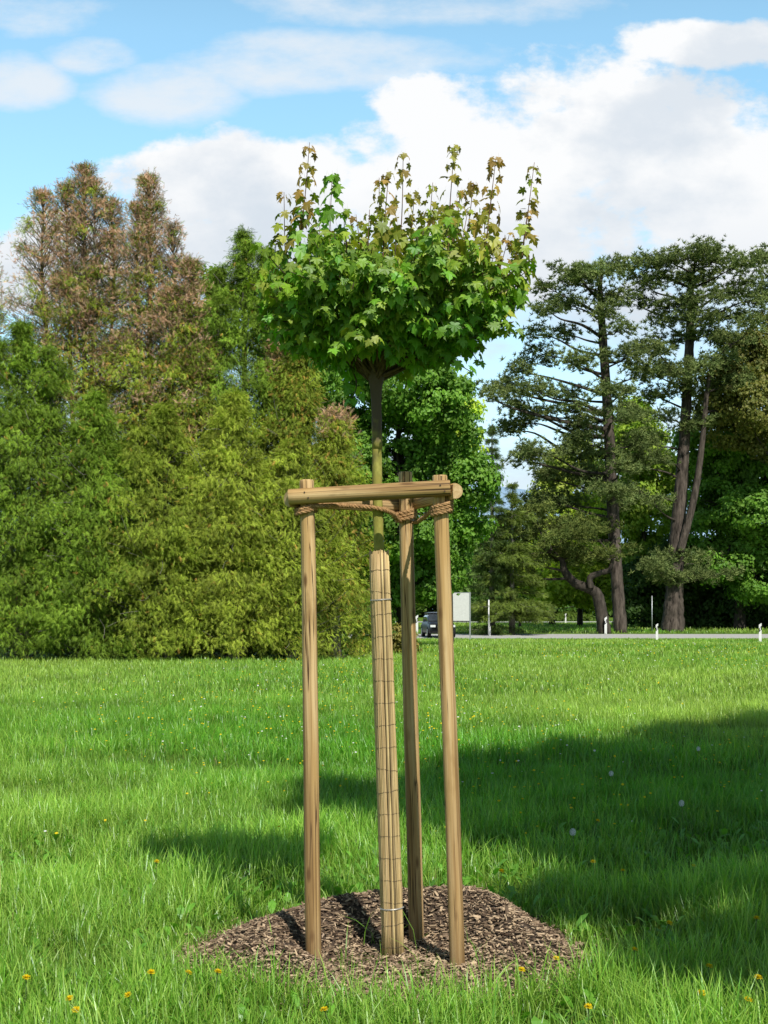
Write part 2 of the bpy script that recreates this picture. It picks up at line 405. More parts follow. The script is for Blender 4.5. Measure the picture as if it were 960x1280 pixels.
g = MB(); g.add(V, np.stack([a, a + len(ys), a + len(ys) + 1, a + 1], -1).reshape(-1, 4))
tag(g.build('meadow', M['soil'], smooth=True), 'flat spring meadow ground under the grass', kind='structure')

# roads
M['asphalt'] = surf('grey_asphalt', (.34, .335, .32), (.50, .49, .46), (6, 6, 6), .9, .2, .01)
def road(name, y0, y1, label, bend=0.0, x0=-60, x1=90, up=.012):
    xs = np.linspace(x0, x1, 60); g = MB()
    rows = []
    for yy in np.linspace(y0, y1, 7):
        yc = yy + bend * (xs / 40) ** 2
        rows.append(np.stack([xs, yc, gz(xs, yc) + up], -1))
    V = np.concatenate(rows); n = len(xs)
    i, j = np.meshgrid(np.arange(6), np.arange(n - 1), indexing='ij'); a = i * n + j
    g.add(V, np.stack([a, a + 1, a + 1 + n, a + n], -1).reshape(-1, 4))
    tag(g.build(name, M['asphalt'], smooth=True), label, kind='structure')
road('near_road', 92.5, 101.5, 'pale asphalt road crossing behind the meadow')
road('far_road', 156, 163, 'second pale road beyond the verge', bend=2)

# distant hills
M['hill'] = surf('hazy_hill', (.20, .32, .47), (.28, .41, .55), (.004, .004, .01), 1, 0)  # blue air haze is put straight into the base colour
g = MB(); xs = np.linspace(-2600, 2600, 120)
f1 = sines(6, .0035, 5)
hgt = 300 + 34 * f1(xs, 0) + 10 * np.sin(xs * .011)
rows = [np.stack([xs, np.full_like(xs, 2900), np.full_like(xs, -5)], -1), np.stack([xs, np.full_like(xs, 3100), hgt * .6], -1),
        np.stack([xs, np.full_like(xs, 3300), hgt], -1), np.stack([xs, np.full_like(xs, 3900), hgt * .8], -1), np.stack([xs, np.full_like(xs, 4600), np.zeros_like(xs) - 5], -1)]
i, j = np.meshgrid(np.arange(4), np.arange(119), indexing='ij'); a = i * 120 + j
g.add(np.concatenate(rows), np.stack([a, a + 1, a + 121, a + 120], -1).reshape(-1, 4))
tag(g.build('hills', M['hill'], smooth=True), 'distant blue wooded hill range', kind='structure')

# ------------------------------------------------------------------ grass
MUL = np.array([0.05, 6.62]); MRX, MRY = .99, .98
mul_n = sines(7, 5.5, 31)
def mul_r(x, y):
    th = np.arctan2(y - MUL[1], x - MUL[0])
    return np.hypot((x - MUL[0]) / MRX, (y - MUL[1]) / MRY) * (1 + .05 * np.sin(3 * th + 1) + .04 * np.sin(5 * th))
def mul_h(x, y):
    r = mul_r(x, y)
    th = np.arctan2(y - MUL[1], x - MUL[0])
    crest = .115 + .09 * np.sin(th) + .03 * np.sin(2 * th + .8)
    h = crest * np.exp(-((r - .60) / .25) ** 2) + .03 * mul_n(x, y) * np.clip(1.1 - r, 0, 1)
    return h * np.clip((1.06 - r) / .25, 0, 1) + .004

gn_big = sines(8, .28, 11); gn_mid = sines(9, 1.4, 12); gn_small = sines(9, 5.0, 13)
def blades(mb, n, d0, d1, w0, h0, xmargin=1.5, seg=3, lean=.45, xlim=None):
    r_ = rng
    Y = np.sqrt(d0 ** 2 + r_.random(n) * (d1 ** 2 - d0 ** 2))
    X = (r_.random(n) * 2 - 1) * (.2743 * Y + xmargin)
    if xlim is not None:
        k = xlim(X, Y); X = X[k]; Y = Y[k]
    cl = gn_small(X, Y); md = gn_mid(X, Y); bgn = gn_big(X, Y)
    r = mul_r(X, Y)
    keep = ((r > .95 + .08 * cl) | (rng.random(len(X)) < .012)) & ~((Y > 92.3) & (Y < 101.7)) & (rng.random(len(X)) < np.clip(.75 + .3 * cl + .15 * md, .25, 1))
    X, Y, cl, md, bgn = X[keep], Y[keep], cl[keep], md[keep], bgn[keep]
    n = len(X)
    short = np.clip(1 - .45 * np.exp(-((mul_r(X, Y) - 1) / .35) ** 2) * (Y > 6.3), .4, 1)
    h = h0 * (.45 + .75 * r_.random(n) ** 1.3) * np.clip(1 + .22 * md + .13 * cl, .5, 1.6) * short
    tall = r_.random(n) < .02; h[tall] *= 1.5
    w = w0 * (.6 + .8 * r_.random(n))
    ph = r_.random(n) * 2 * math.pi; lx, ly = np.cos(ph), np.sin(ph)
    wx = -ly; wy = lx
    tw = r_.normal(0, .5, n); wx2 = wx * np.cos(tw) - wy * np.sin(tw); wy2 = wx * np.sin(tw) + wy * np.cos(tw)
    b = np.abs(r_.normal(0, lean, n)) + .12
    ts = [0, .38, .72, 1.0] if seg == 3 else [0, .55, 1.0]
    Z0 = gz(X, Y)
    P = []; C = []
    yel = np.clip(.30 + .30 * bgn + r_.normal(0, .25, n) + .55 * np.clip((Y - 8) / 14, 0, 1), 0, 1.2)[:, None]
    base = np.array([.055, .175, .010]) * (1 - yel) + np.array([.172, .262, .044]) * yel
    dry = r_.random(n) < .025
    base[dry] = np.array([.24, .22, .09]); h[dry] *= .7; w[dry] *= .6; h = np.minimum(h, .34)
    base *= ((.8 + .4 * r_.random(n)) * np.clip(1 + .12 * md + .08 * cl, .7, 1.3))[:, None]
    for k, t in enumerate(ts):
        cx = X + lx * b * h * t * t; cy = Y + ly * b * h * t * t; cz = Z0 + h * t * (1 - .42 * np.clip(b, 0, 1.2) * t) - .005
        ct = base * (.42 + .72 * t)  # self-shading of the sward painted in: blade colour darkens towards the root
        if k == len(ts) - 1:
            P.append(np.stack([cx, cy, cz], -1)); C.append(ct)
        else:
            ww = w * .5 * (1 - .75 * t ** 1.6)
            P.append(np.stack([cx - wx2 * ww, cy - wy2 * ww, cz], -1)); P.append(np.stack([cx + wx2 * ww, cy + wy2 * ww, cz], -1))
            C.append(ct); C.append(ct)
    nv = len(P)
    V = np.stack(P, 1); CC = np.stack(C, 1)
    off = (np.arange(n) * nv)[:, None]
    q = []
    for k in range(len(ts) - 2):
        q.append(np.array([2 * k, 2 * k + 1, 2 * k + 3, 2 * k + 2])[None] + off)
    last = nv - 3
    b0 = mb.addv(V.reshape(-1, 3), CC.reshape(-1, 3))
    mb.f.setdefault(4, []).append((np.concatenate(q) + b0).astype(np.int32))
    mb.f.setdefault(3, []).append((np.array([last, last + 1, last + 2])[None] + off + b0).astype(np.int32))

def right_open(X, Y):      # the meadow ends at the hedge on the left
    return (Y < 47) | ((X / Y > -.02))
gb = MB()
blades(gb, 110000, 4.2, 8.0, .0056, .235, 1.2)
blades(gb, 150000, 8.0, 14.0, .006, .21, 1.5)
blades(gb, 150000, 14, 26, .009, .23, 1.5, seg=2)
blades(gb, 130000, 26, 50, .016, .22, 2, seg=2)
blades(gb, 90000, 50, 82, .028, .21, 2, seg=2, xlim=right_open)
blades(gb, 36000, 82, 92.3, .03, .12, 2, seg=2, xlim=right_open)
blades(gb, 40000, 101.7, 150, .05, .26, 2, seg=2, xlim=right_open)
tag(gb.build('meadow_grass', M['grass']), 'long bright green meadow grass covering the whole field', 'grass', kind='stuff')

# ------------------------------------------------------------------ mulch
M['mulchbase'] = surf('dark_mulch', (.035, .024, .017), (.12, .085, .06), (40, 40, 40), .95, .9, .02)
g = MB(); nr, na = 26, 80
rr = np.linspace(0, 1.06, nr); aa = np.linspace(0, 2 * math.pi, na, endpoint=False)
pts = []
for r in rr:
    x = MUL[0] + r * MRX * np.cos(aa); y = MUL[1] + r * MRY * np.sin(aa)
    pts.append(np.stack([x, y, mul_h(x, y) + (0 if r < 1.05 else -.01)], -1))
i, j = np.meshgrid(np.arange(nr - 1), np.arange(na), indexing='ij'); a = i * na + j; b = i * na + (j + 1) % na
g.add(np.concatenate(pts), np.stack([a, b, b + na, a + na], -1).reshape(-1, 4))
tag(g.build('mulch_mound', M['mulchbase'], smooth=True), 'round mound of bark mulch heaped around the young tree', kind='structure')
n = 19000
th = rng.random(n) * 2 * math.pi; r = np.sqrt(rng.random(n)) * 1.12
x = MUL[0] + r * MRX * np.cos(th); y = MUL[1] + r * MRY * np.sin(th)
k = rng.random(n) < np.clip((1.10 - mul_r(x, y)) / .14, .06, 1); x, y = x[k], y[k]; n = len(x)
pos = np.stack([x, y, np.maximum(mul_h(x, y), .012) + rng.random(n) * .018], -1)
yd = np.stack([rng.normal(size=n), rng.normal(size=n), rng.normal(0, .28, n)], -1)
zd = np.stack([rng.normal(0, .45, n), rng.normal(0, .45, n), np.ones(n)], -1)
R = basis(yd, zd)
scl = np.stack([.004 + .010 * rng.random(n), .009 + .036 * rng.random(n) ** 2.2, .0015 + .003 * rng.random(n)], -1)
bigc = rng.random(n) < .02; scl[bigc] *= [1.9, 1.5, 1.5]
t = rng.random(n)[:, None]; lt = (rng.random(n) < np.clip(.34 + .13 * sines(6, 4.0, 9)(x, y), .1, .8))[:, None]
cc = np.where(lt, np.array([.50, .37, .24]) * (.7 + .5 * t), np.array([.07, .043, .028]) * (1 - t) + np.array([.34, .24, .155]) * t)
cv = np.array([[-.5, -1, 0], [.45, -.85, 0], [.5, .9, 0], [-.35, 1, 0], [-.5, -1, 1], [.45, -.85, 1], [.5, .9, 1], [-.35, 1, 1]]) * [1, .5, 1]
ct = np.array([[4, 5, 6, 7], [0, 1, 5, 4], [1, 2, 6, 5], [2, 3, 7, 6], [3, 0, 4, 7]])
g = MB(); scatter(g, cv, ct, pos, R, scl, cc)
tag(g.build('wood_chips', M['chip']), 'brown and tan wood chips covering the mulch mound', 'wood chips', kind='stuff')

# ------------------------------------------------------------------ stake frame
fr = empty('tree_stake_frame', (0.02, 6.5, 0), 'three peeled wooden posts joined on top by half round crossbars around the young tree', 'tree stake')
def align(o, p0, p1, parent, roll=0.0):
    """put a mesh that runs along its own z from p0 to p1"""
    p0 = Vector(p0); p1 = Vector(p1); q = (p1 - p0).to_track_quat('Z', 'Y')
    o.matrix_world = Matrix.Translation(p0) @ q.to_matrix().to_4x4() @ Matrix.Rotation(roll, 4, 'Z')
    if parent is not None:
        mw = o.matrix_world.copy(); o.parent = parent
        o.matrix_parent_inverse = Matrix.Identity(4)
        o.matrix_basis = Matrix.Translation(-Vector(parent.location)) @ mw
def pole_mesh(length, r0, r1, seed):
    g = MB(); n = 28; m_ = 44; r_ = np.random.default_rng(seed)
    a = np.linspace(0, 2 * math.pi, n, endpoint=False)
    p1, p2, p3 = r_.random(3) * 6
    zz = np.concatenate([np.linspace(0, length - .006, m_), [length]])
    rings = []
    for z in zz:
        r = r0 + (r1 - r0) * z / length
        rad = r * (1 + .025 * np.sin(a * 2 + p1 + z * 1.3) + .015 * np.sin(3 * a + p2) + .012 * np.sin(z * 7 + p3 + a))
        if z == length: rad = rad * .90
        rings.append(np.stack([rad * np.cos(a) + .004 * math.sin(z * 2.2 + p1), rad * np.sin(a) + .004 * math.sin(z * 1.7 + p2), np.full(n, z)], -1))
    V = np.concatenate(rings); M_ = len(zz)
    i, j = np.meshgrid(np.arange(M_ - 1), np.arange(n), indexing='ij'); q = i * n + j; q2 = i * n + (j + 1) % n
    b = g.addv(V); g.f.setdefault(4, []).append(np.stack([q, q2, q2 + n, q + n], -1).reshape(-1, 4).astype(np.int32))
    g.addf([[(M_ - 1) * n + k for k in range(n)]])
    return g
P_L = (np.array([-.317, 6.45, -.12]), np.array([-.360, 6.45, 2.24]))
P_R = (np.array([.338, 6.42, -.12]), np.array([.2605, 6.42, 2.258]))
P_B = (np.array([.160, 6.86, -.12]), np.array([.103, 6.86, 2.318]))
for i, (a_, b_) in enumerate((P_L, P_R, P_B)):
    ln = float(np.linalg.norm(b_ - a_))
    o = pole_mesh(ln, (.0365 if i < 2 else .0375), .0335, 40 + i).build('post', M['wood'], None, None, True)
    # keep the cut top flat
    o.data.polygons[len(o.data.polygons) - 1].use_smooth = False
    align(o, a_, b_, fr, roll=[.4, 2.2, 4.0][i])
def half_log(length, r, seed, flat=.25):
    g = MB(); n = 18; r_ = np.random.default_rng(seed); p1, p2 = r_.random(2) * 6
    a = np.linspace(-.5 * math.pi - .28, .5 * math.pi + .28, n)
    zz = np.concatenate([[0, .004], np.linspace(.03, length - .03, 24), [length - .004, length]])
    V = []
    for q, z in enumerate(zz):
        s = .93 if q in (0, len(zz) - 1) else 1
        rad = r * s * (1 + .03 * np.sin(2 * a + p1 + z * 2) + .02 * math.sin(z * 5 + p2))
        V.append(np.stack([rad * np.cos(a), rad * np.sin(a), np.full(n, z)], -1))
    m_ = len(zz)
    i, j = np.meshgrid(np.arange(m_ - 1), np.arange(n), indexing='ij'); q = i * n + j; q2 = i * n + (j + 1) % n
    g.addv(np.concatenate(V)); g.f.setdefault(4, []).append(np.stack([q, q2, q2 + n, q + n], -1).reshape(-1, 4).astype(np.int32))
    g.addf([list(range(n))[::-1], [(m_ - 1) * n + k for k in range(n)]])
    return g
def crossbar(p0, p1, r, outward, seed):
    p0 = Vector(p0); p1 = Vector(p1); z = (p1 - p0).normalized(); x = Vector(outward); x = (x - z * x.dot(z)).normalized(); y = z.cross(x)
    o = half_log((p1 - p0).length, r, seed).build('crossbar', M['beam'], None, None, True)
    o.data.materials.append(M['wood_end'])
    for k in (-1, -2):
        pl = o.data.polygons[len(o.data.polygons) + k]; pl.material_index = 1; pl.use_smooth = False
    R_ = Matrix((x, y, z)).transposed().to_4x4()
    o.parent = fr; o.matrix_basis = Matrix.Translation(p0 - Vector(fr.location)) @ R_
    return o
crossbar((-.438, 6.405, 2.157), (.302, 6.378, 2.196), .036, (-.04, -1, 0), 1)
dr = Vector((P_B[1][0] - P_R[1][0], P_B[1][1] - P_R[1][1], 0)).normalized()
outn = Vector((-dr.y, dr.x, 0)); outn = outn if outn.x > 0 else -outn
crossbar(Vector((.286, 6.405, 2.180)) - dr * .06 + outn * .018, Vector((P_B[1][0], P_B[1][1], 2.165)) + dr * .10 + outn * .043, .037, outn, 2)
dl = Vector((P_B[1][0] - P_L[1][0], P_B[1][1] - P_L[1][1], 0)).normalized()
outl = Vector((-dl.y, dl.x, 0)); outl = outl if outl.y > 0 else -outl
crossbar(Vector((P_L[1][0], P_L[1][1], 2.150)) - dl * .07 + outl * .04, Vector((P_B[1][0], P_B[1][1], 2.155)) - dl * -.02 + outl * .04, .037, outl, 3)
# nail heads
for (x_, z_) in ((-.362, 2.175), (-.345, 2.150), (.255, 2.205), (.275, 2.178)):
    g = MB(); yy = 6.405 - (x_ + .43) * .036 - .0375
    a = np.linspace(0, 2 * math.pi, 10, endpoint=False)
    V = np.concatenate([np.stack([x_ + .004 * np.cos(a), np.full(10, yy), z_ + .004 * np.sin(a)], -1), np.stack([x_ + .004 * np.cos(a), np.full(10, yy + .012), z_ + .004 * np.sin(a)], -1)])
    g.addv(V); g.addf([list(range(10))] + [[k, (k + 1) % 10, 10 + (k + 1) % 10, 10 + k] for k in range(10)])
    g.build('nail', M['wire'], fr)

# ------------------------------------------------------------------ rope
rp = empty('coir_rope', (0, 6.5, 2.08), 'brown coir rope lashed round the posts and tying the young trunk', 'rope')
def rope(pts, r=.0095, name='strand', n=None, tw=55):
    P = curve(pts, n or max(24, 10 * len(pts))); g = MB()
    seg = np.linalg.norm(np.diff(P, axis=0), axis=1); s = np.concatenate([[0], np.cumsum(seg)])
    m_ = max(30, int(s[-1] / .006)); t = np.linspace(0, s[-1], m_)
    Q = np.stack([np.interp(t, s, P[:, k]) for k in range(3)], -1)
    d = norm(np.gradient(Q, axis=0)); ref = np.array([0.13, .2, 1.0]); x = norm(np.cross(d, ref)); y = np.cross(d, x)
    for k in range(3):
        a = t * tw * 2 + k * 2 * math.pi / 3
        C = Q + (np.cos(a) * r * .52)[:, None] * x + (np.sin(a) * r * .52)[:, None] * y
        tube(g, C, np.full(m_, r * .58), 7, c=(.85 + .15 * k,) * 3, jit=.12, seed=k)
    # loose fibres
    nf = int(s[-1] * 900)
    for _ in range(nf):
        q = int(rng.integers(0, m_)); v = norm(rng.normal(size=3)); b = Q[q] + v * r * .8
        e = b + norm(v + d[q] * rng.normal()) * (.004 + .010 * rng.random()); sd_ = norm(np.cross(v, d[q])) * .0006
        g.add([b - sd_, b + sd_, e], [[0, 1, 2]], (1.1, 1.1, 1.1))
    return g.build(name, M['rope'], rp, smooth=False)
def lash(c, r, z, turns, name='lashing', tilt=.012, rise=.016):
    a = np.linspace(.3, .3 + turns * 2 * math.pi, int(turns * 14))
    pts = np.stack([c[0] + r * np.cos(a), c[1] + r * np.sin(a), z + tilt * np.sin(a + 1) + rise * (a / (2 * math.pi)) / turns * turns - rise * turns / 2], -1)
    rope(pts, name=name, n=len(pts) * 2)
def on(P, z):
    t = (z - P[0][2]) / (P[1][2] - P[0][2]); return P[0] + (P[1] - P[0]) * t
cL, cR, cB = on(P_L, 2.115), on(P_R, 2.10), on(P_B, 2.10)
TR = lambda z: np.array([np.interp(z, [0, 1.914, 2.744], [.045, -.023, -.038]), 6.6 - .0 * z, z])
lash(cL, .046, 2.105, 2.4); lash(cR, .046, 2.105, 3.2); lash(cB, .047, 2.105, 3.0)
tz = 2.115; T_ = TR(tz)
rope([cL + [.03, -.036, .0], cL + [.10, -.02, .004], T_ + [-.12, -.035, .012], T_ + [-.02, -.036, .004], T_ + [.028, -.01, 0], T_ + [.03, .02, .004]], name='tie')
rope([cL + [.036, .02, .012], T_ + [-.14, .01, .02], T_ + [-.028, .02, .012], T_ + [.0, .034, .008], T_ + [.036, .03, .0], cB + [-.046, -.02, .004]], name='tie')
rope([T_ + [-.03, -.03, .008], T_ + [.02, -.035, -.004], T_ + [.07, .05, -.02], cB + [-.03, -.042, -.025], cB + [.045, -.03, -.03], (cB + cR) / 2 + [-.0, 0, -.022], cR + [-.046, .0, -.002]], name='tie')

# ------------------------------------------------------------------ reed mat round the trunk
rm = empty('reed_mat', (.045, 6.6, 0), 'split reed matting wrapped round the lower trunk of the young tree', 'tree wrap')
g = MB(); NRD = 50
for k in range(NRD):
    a = 2 * math.pi * k / NRD + rng.normal(0, .02); top = 1.918 + rng.normal(0, .004) - (.012 if rng.random() < .15 else 0)
    pts = []; zs = np.linspace(-.02 + .0 * rng.random(), top, 12)
    wob = rng.normal(0, .02, 12)
    for q, z in enumerate(zs):
        r = np.interp(z, [0, .6, 1.6, 1.92], [.0495, .047, .044, .0425]) + rng.normal(0, .0007)
        if k % 7 == 3: r += .002
        c = TR(z); c = np.array([np.interp(z, [0, 1.914], [.045, -.023]), 6.6, z])
        aa_ = a + wob[q] + .10 * z
        pts.append(c + [r * math.cos(aa_), r * math.sin(aa_), 0])
    tint = rng.choice([1.0, 1.1, .8, 1.3, .6, .42], p=[.25, .25, .2, .15, .1, .05]); tv = np.array([1, .97 + .05 * rng.random(), .93 + .1 * rng.random()]) * tint
    tube(g, pts, .0031 + .0012 * rng.random(), 6, c=tuple(tv))
g.build('reeds', M['reed'], rm, smooth=True)
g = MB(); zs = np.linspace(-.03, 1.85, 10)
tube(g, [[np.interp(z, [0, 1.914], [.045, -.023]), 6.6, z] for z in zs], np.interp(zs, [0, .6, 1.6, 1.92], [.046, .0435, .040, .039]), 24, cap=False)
g.build('gap_shade', M['dark_in'], rm, smooth=True)  # dark inner tube standing in for the shade between the reeds
for q, z in enumerate(np.arange(.06, 1.90, .104)):
    r = np.interp(z, [0, .6, 1.6, 1.92], [.0495, .047, .044, .0425]) + .0043
    a = np.linspace(0, 2 * math.pi, 40); cx = np.interp(z, [0, 1.914], [.045, -.023])
    g = MB(); tl = rng.normal(0, .004)
    tube(g, np.stack([cx + r * np.cos(a), 6.6 + r * np.sin(a), z + tl * np.cos(a) + .0015 * np.sin(a * 6)], -1), .0009, 4, cap=False)
    g.build('wire', M['wire'], rm)
for z in (.235, 1.685):
    r = np.interp(z, [0, .6, 1.6, 1.92], [.0495, .047, .044, .0425]) + .006
    a = np.linspace(0, 4 * math.pi, 80); cx = np.interp(z, [0, 1.914], [.045, -.023])
    g = MB(); tube(g, np.stack([cx + r * np.cos(a), 6.6 + r * np.sin(a), z + .006 * a / 12 + .003 * np.cos(a)], -1), .0014, 5)
    g.build('binding_wire', M['wire_light'], rm)

# ------------------------------------------------------------------ young maple
ym = empty('maple_tree', (.045, 6.6, 0), 'young staked maple with a round green crown and upright bronze leaved shoots', 'tree')
g = MB(); zs = np.linspace(0, 2.45, 40)
tube(g, [TR(z) + [.003 * math.sin(z * 5), 0, 0] for z in zs], np.interp(zs, [0, 1.9, 2.2, 2.45], [.034, .0245, .023, .0235]) * (1 + .05 * np.sin(zs * 31)), 16, jit=.03)
g.build('trunk', M['ybark'], ym, smooth=True)
g = MB(); zs = np.linspace(2.40, 2.80, 12)
tube(g, [TR(z) for z in zs], [.0245, .0245, .0243, .0243, .0244, .0245, .0248, .026, .029, .036, .043, .032], 16, jit=.05)
cb = TR(2.74)
CC = np.array([.042, 6.6, 3.03]); RX, RY, RZ = .54, .50, .31
LV = []
half = [(0, .02), (.12, -.08), (.32, -.10), (.46, .04), (.32, .12), (.30, .19), (.50, .26), (.55, .33), (.70, .52), (.47, .48), (.38, .54), (.24, .43), (.30, .66), (.17, .80), (.10, .84), (0, 1.08)]
outl_ = half + [(-x, y) for x, y in half[-2:0:-1]]
lv = [(0, .26, .0)] + [(x, y, 0) for x, y in outl_]
leafV = np.array(lv); leafV[:, 2] = -.28 * leafV[:, 0] ** 2 * 1.2 - .30 * (leafV[:, 1] - .2) ** 2 + .10 * np.abs(leafV[:, 0])
nL = len(outl_); leafT = np.array([[0, 1 + k, 1 + (k + 1) % nL] for k in range(nL)])
# petiole
leafV = np.concatenate([leafV, [[-.012, .03, 0], [.012, .03, 0], [.0, -.75, .18]]]); leafT = np.concatenate([leafT, [[nL + 1, nL + 2, nL + 3]]])
lp, ld, lz, ls, lc = [], [], [], [], []
def leaf(p, out_, size, young, dark=1.0):
    out_ = norm(out_ + rng.normal(0, .25, 3))
    droop = .75 + .5 * rng.random()
    y = norm(out_ * .55 + np.array([0, 0, -droop]) + rng.normal(0, .28, 3))
    z = norm(out_ * .8 + np.array([0, 0, .55]) + rng.normal(0, .3, 3))
    off = norm(out_ + [0, 0, .25]) * size * .72
    lp.append(p + off); ld.append(y); lz.append(z); ls.append(size)
    g_ = np.array([.075, .215, .016]); yl = np.array([.175, .245, .032]); br = np.array([.25, .165, .055])
    t = np.clip(young + rng.normal(0, .13), 0, 1)
    c = g_ * (1 - t / .5) + yl * (t / .5) if t < .5 else yl * (1 - (t - .5) / .5) + br * ((t - .5) / .5)
    lc.append(c * (.62 + .6 * rng.random()) * dark)
def shoot_leaves(P, start, size, young0, young1, step):
    s = np.concatenate([[0], np.cumsum(np.linalg.norm(np.diff(P, axis=0), axis=1))]); ph = rng.random() * 6
    t = s[-1] * start; i = 0
    while t < s[-1]:
        p = np.array([np.interp(t, s, P[:, k]) for k in range(3)]); f = t / s[-1]
        for sg in (0, math.pi):
            a = ph + sg + rng.normal(0, .25)
            o_ = np.array([math.cos(a), math.sin(a), .1]) + .5 * norm((p - CC) * [1, 1, .5])
            leaf(p, norm(o_), size * (.75 + .5 * rng.random()) * (1.15 - .45 * f), young0 + (young1 - young0) * f)
        ph += math.pi / 2; t += step * (.8 + .4 * rng.random()); i += 1
br = MB()
def tip_left(a, r): return -.75 < r * math.cos(a) < -.25
nb = 130
for k in range(nb):
    # tips over an egg-shaped crown, a little flat below
    u = -0.78 + 1.75 * (k + .5) / nb; u = min(u, .98)
    a = k * 2.39996 + rng.normal(0, .2)
    rr_ = math.sqrt(max(0, 1 - u * u)) ** .8 * (.76 + .32 * rng.random()); 
    zt = RZ * u * (.8 + .42 * rng.random()) + .02 + (.09 * rng.random() if tip_left(a, rr_) and u > .2 else 0)
    tip = CC + np.array([RX * rr_ * math.cos(a), RY * rr_ * math.sin(a), zt])
    zm = 2.76 + .36 * rr_ ** 2
    if tip[2] < zm: tip[2] = zm + .05 * rng.random()
    mid = cb * .5 + tip * .5 + np.array([0, 0, -.02 + .05 * rng.random()]) + (tip - cb) * [.12, .12, 0]
    P = curve([cb + rng.normal(0, .012, 3), mid, tip], 16)
    tube(br, P, np.linspace(.0075, .0022, len(P)), 5)
    young = np.clip(.12 + .42 * (tip[2] - 2.95) / .5 + (.25 if rng.random() < .12 else 0), .05, .7)
    shoot_leaves(P, .42, .060, young * .5, young, .033)
    for q in range(3):
        i0 = int(len(P) * (.45 + .35 * rng.random())); s0 = P[i0]
        e = s0 + norm((s0 - cb) * [1, 1, .6] + rng.normal(0, .14, 3)) * (.12 + .16 * rng.random()) + [0, 0, .03]
        P2 = curve([s0, (s0 + e) / 2 + rng.normal(0, .012, 3), e], 8); tube(br, P2, np.linspace(.004, .0018, len(P2)), 4)
        shoot_leaves(P2, .25, .056, young * .5, young, .031)
br.build('branches', M['ybark_dark'], ym, smooth=True)
g.build('upper_trunk', M['ybark'], ym, smooth=True)
def flush(name, mat, parent):
    g_ = MB(); scatter(g_, leafV, leafT, np.array(lp), basis(np.array(ld), np.array(lz)), np.array(ls), np.array(lc))
    o = g_.build(name, mat, parent)
    for l in (lp, ld, lz, ls, lc): l.clear()
    return o
print('maple leaves', len(lp))
flush('crown', M['leaf'], ym)
shoots = [(387, 178, 372, 300, 1), (355, 240, 358, 330, .8), (415, 222, 412, 330, .15), (400, 262, 395, 340, .1), (378, 262, 380, 340, .1), (445, 268, 447, 330, .8), (504, 192, 497, 320, .7), (486, 215, 478, 310, .8),
          (474, 222, 470, 320, .7), (541, 228, 522, 330, .6), (518, 240, 508, 330, .7), (568, 185, 560, 300, .7), (592, 228, 575, 310, .85), (577, 240, 562, 300, .8), (620, 197, 603, 320, 1), (605, 262, 600, 330, .6),
          (668, 203, 645, 350, .75), (660, 262, 640, 355, .9), (637, 292, 610, 370, 1), (622, 300, 606, 360, .9), (535, 265, 530, 330, .6), (462, 262, 458, 330, .5), (430, 262, 425, 330, .3), (345, 300, 350, 360, .5), (585, 262, 575, 330, .4)]
for k, (tx, ty, bx_, by_, yg) in enumerate(shoots):
    Yd = 6.6 + rng.normal(0, .18); b_ = at(bx_, by_ + 25, Yd); t_ = at(tx, ty, Yd + rng.normal(0, .05))
    P = curve([b_, (b_ + t_) / 2 + np.array([rng.normal(0, .008), rng.normal(0, .01), 0]), t_], 14)
    g = MB(); tube(g, P, np.linspace(.0036, .0013, len(P)), 5)
    tw_ = g.build('shoot', M['twig'], ym, smooth=True)
    s = np.concatenate([[0], np.cumsum(np.linalg.norm(np.diff(P, axis=0), axis=1))]); ph = rng.random() * 3; t = .02
    while t <= s[-1] + .001:
        f = t / s[-1]; p = np.array([np.interp(t, s, P[:, q]) for q in range(3)])
        nl = 4 if f > .93 else 3 if rng.random() < .5 else 2
        sz = (.056 * (1 - f) + .030) * (.85 + .3 * rng.random()) * (1.25 if yg < .3 else 1)
        for q in range(nl):
            a = ph + q * 2 * math.pi / nl
            leaf(p, np.array([math.cos(a), math.sin(a), .1]), sz, .25 * yg + (.75 * yg) * f ** .6 + (.12 if yg > .3 else 0))
        ph += 1.57; t += (.05 + .02 * rng.random()) * (1 if f < .8 else .5)
    o = flush('shoot_leaves', M['leaf'], ym); o.parent = tw_

# ------------------------------------------------------------------ tree makers
def trunk_tube(mb, pts, r0, r1, n=12, flare=True, jit=.06):
    P = curve(pts, 8 * len(pts)); t = np.linspace(0, 1, len(P)); r = r0 + (r1 - r0) * t
    if flare: r = r * (1 + .45 * np.exp(-t * 14))
    tube(mb, P, r, n, jit=jit)
    return P

# scale-leaf spray for the cypress-like conifers
sv = []; st = []
def add_tri(a, b, c):
    k = len(sv); sv.extend([a, b, c]); st.append([k, k + 1, k + 2])
r_ = np.random.default_rng(3)
for k in range(9):
    f = k / 8; sgn = -1 if k % 2 else 1; y0 = .05 + .75 * f; ln = .50 * (1 - .55 * f)
    e = np.array([sgn * ln * .8, y0 + ln * .75, -.14 * f + r_.normal(0, .06)]); b0 = np.array([0, y0, -.06 * f]); s_ = np.array([.0, .045, 0])
    add_tri(b0 - s_, b0 + s_, e)
add_tri(np.array([-.03, 0, 0]), np.array([.03, 0, 0]), np.array([0, 1.05, -.12]))
SPR_V = np.array(sv); SPR_T = np.array(st)

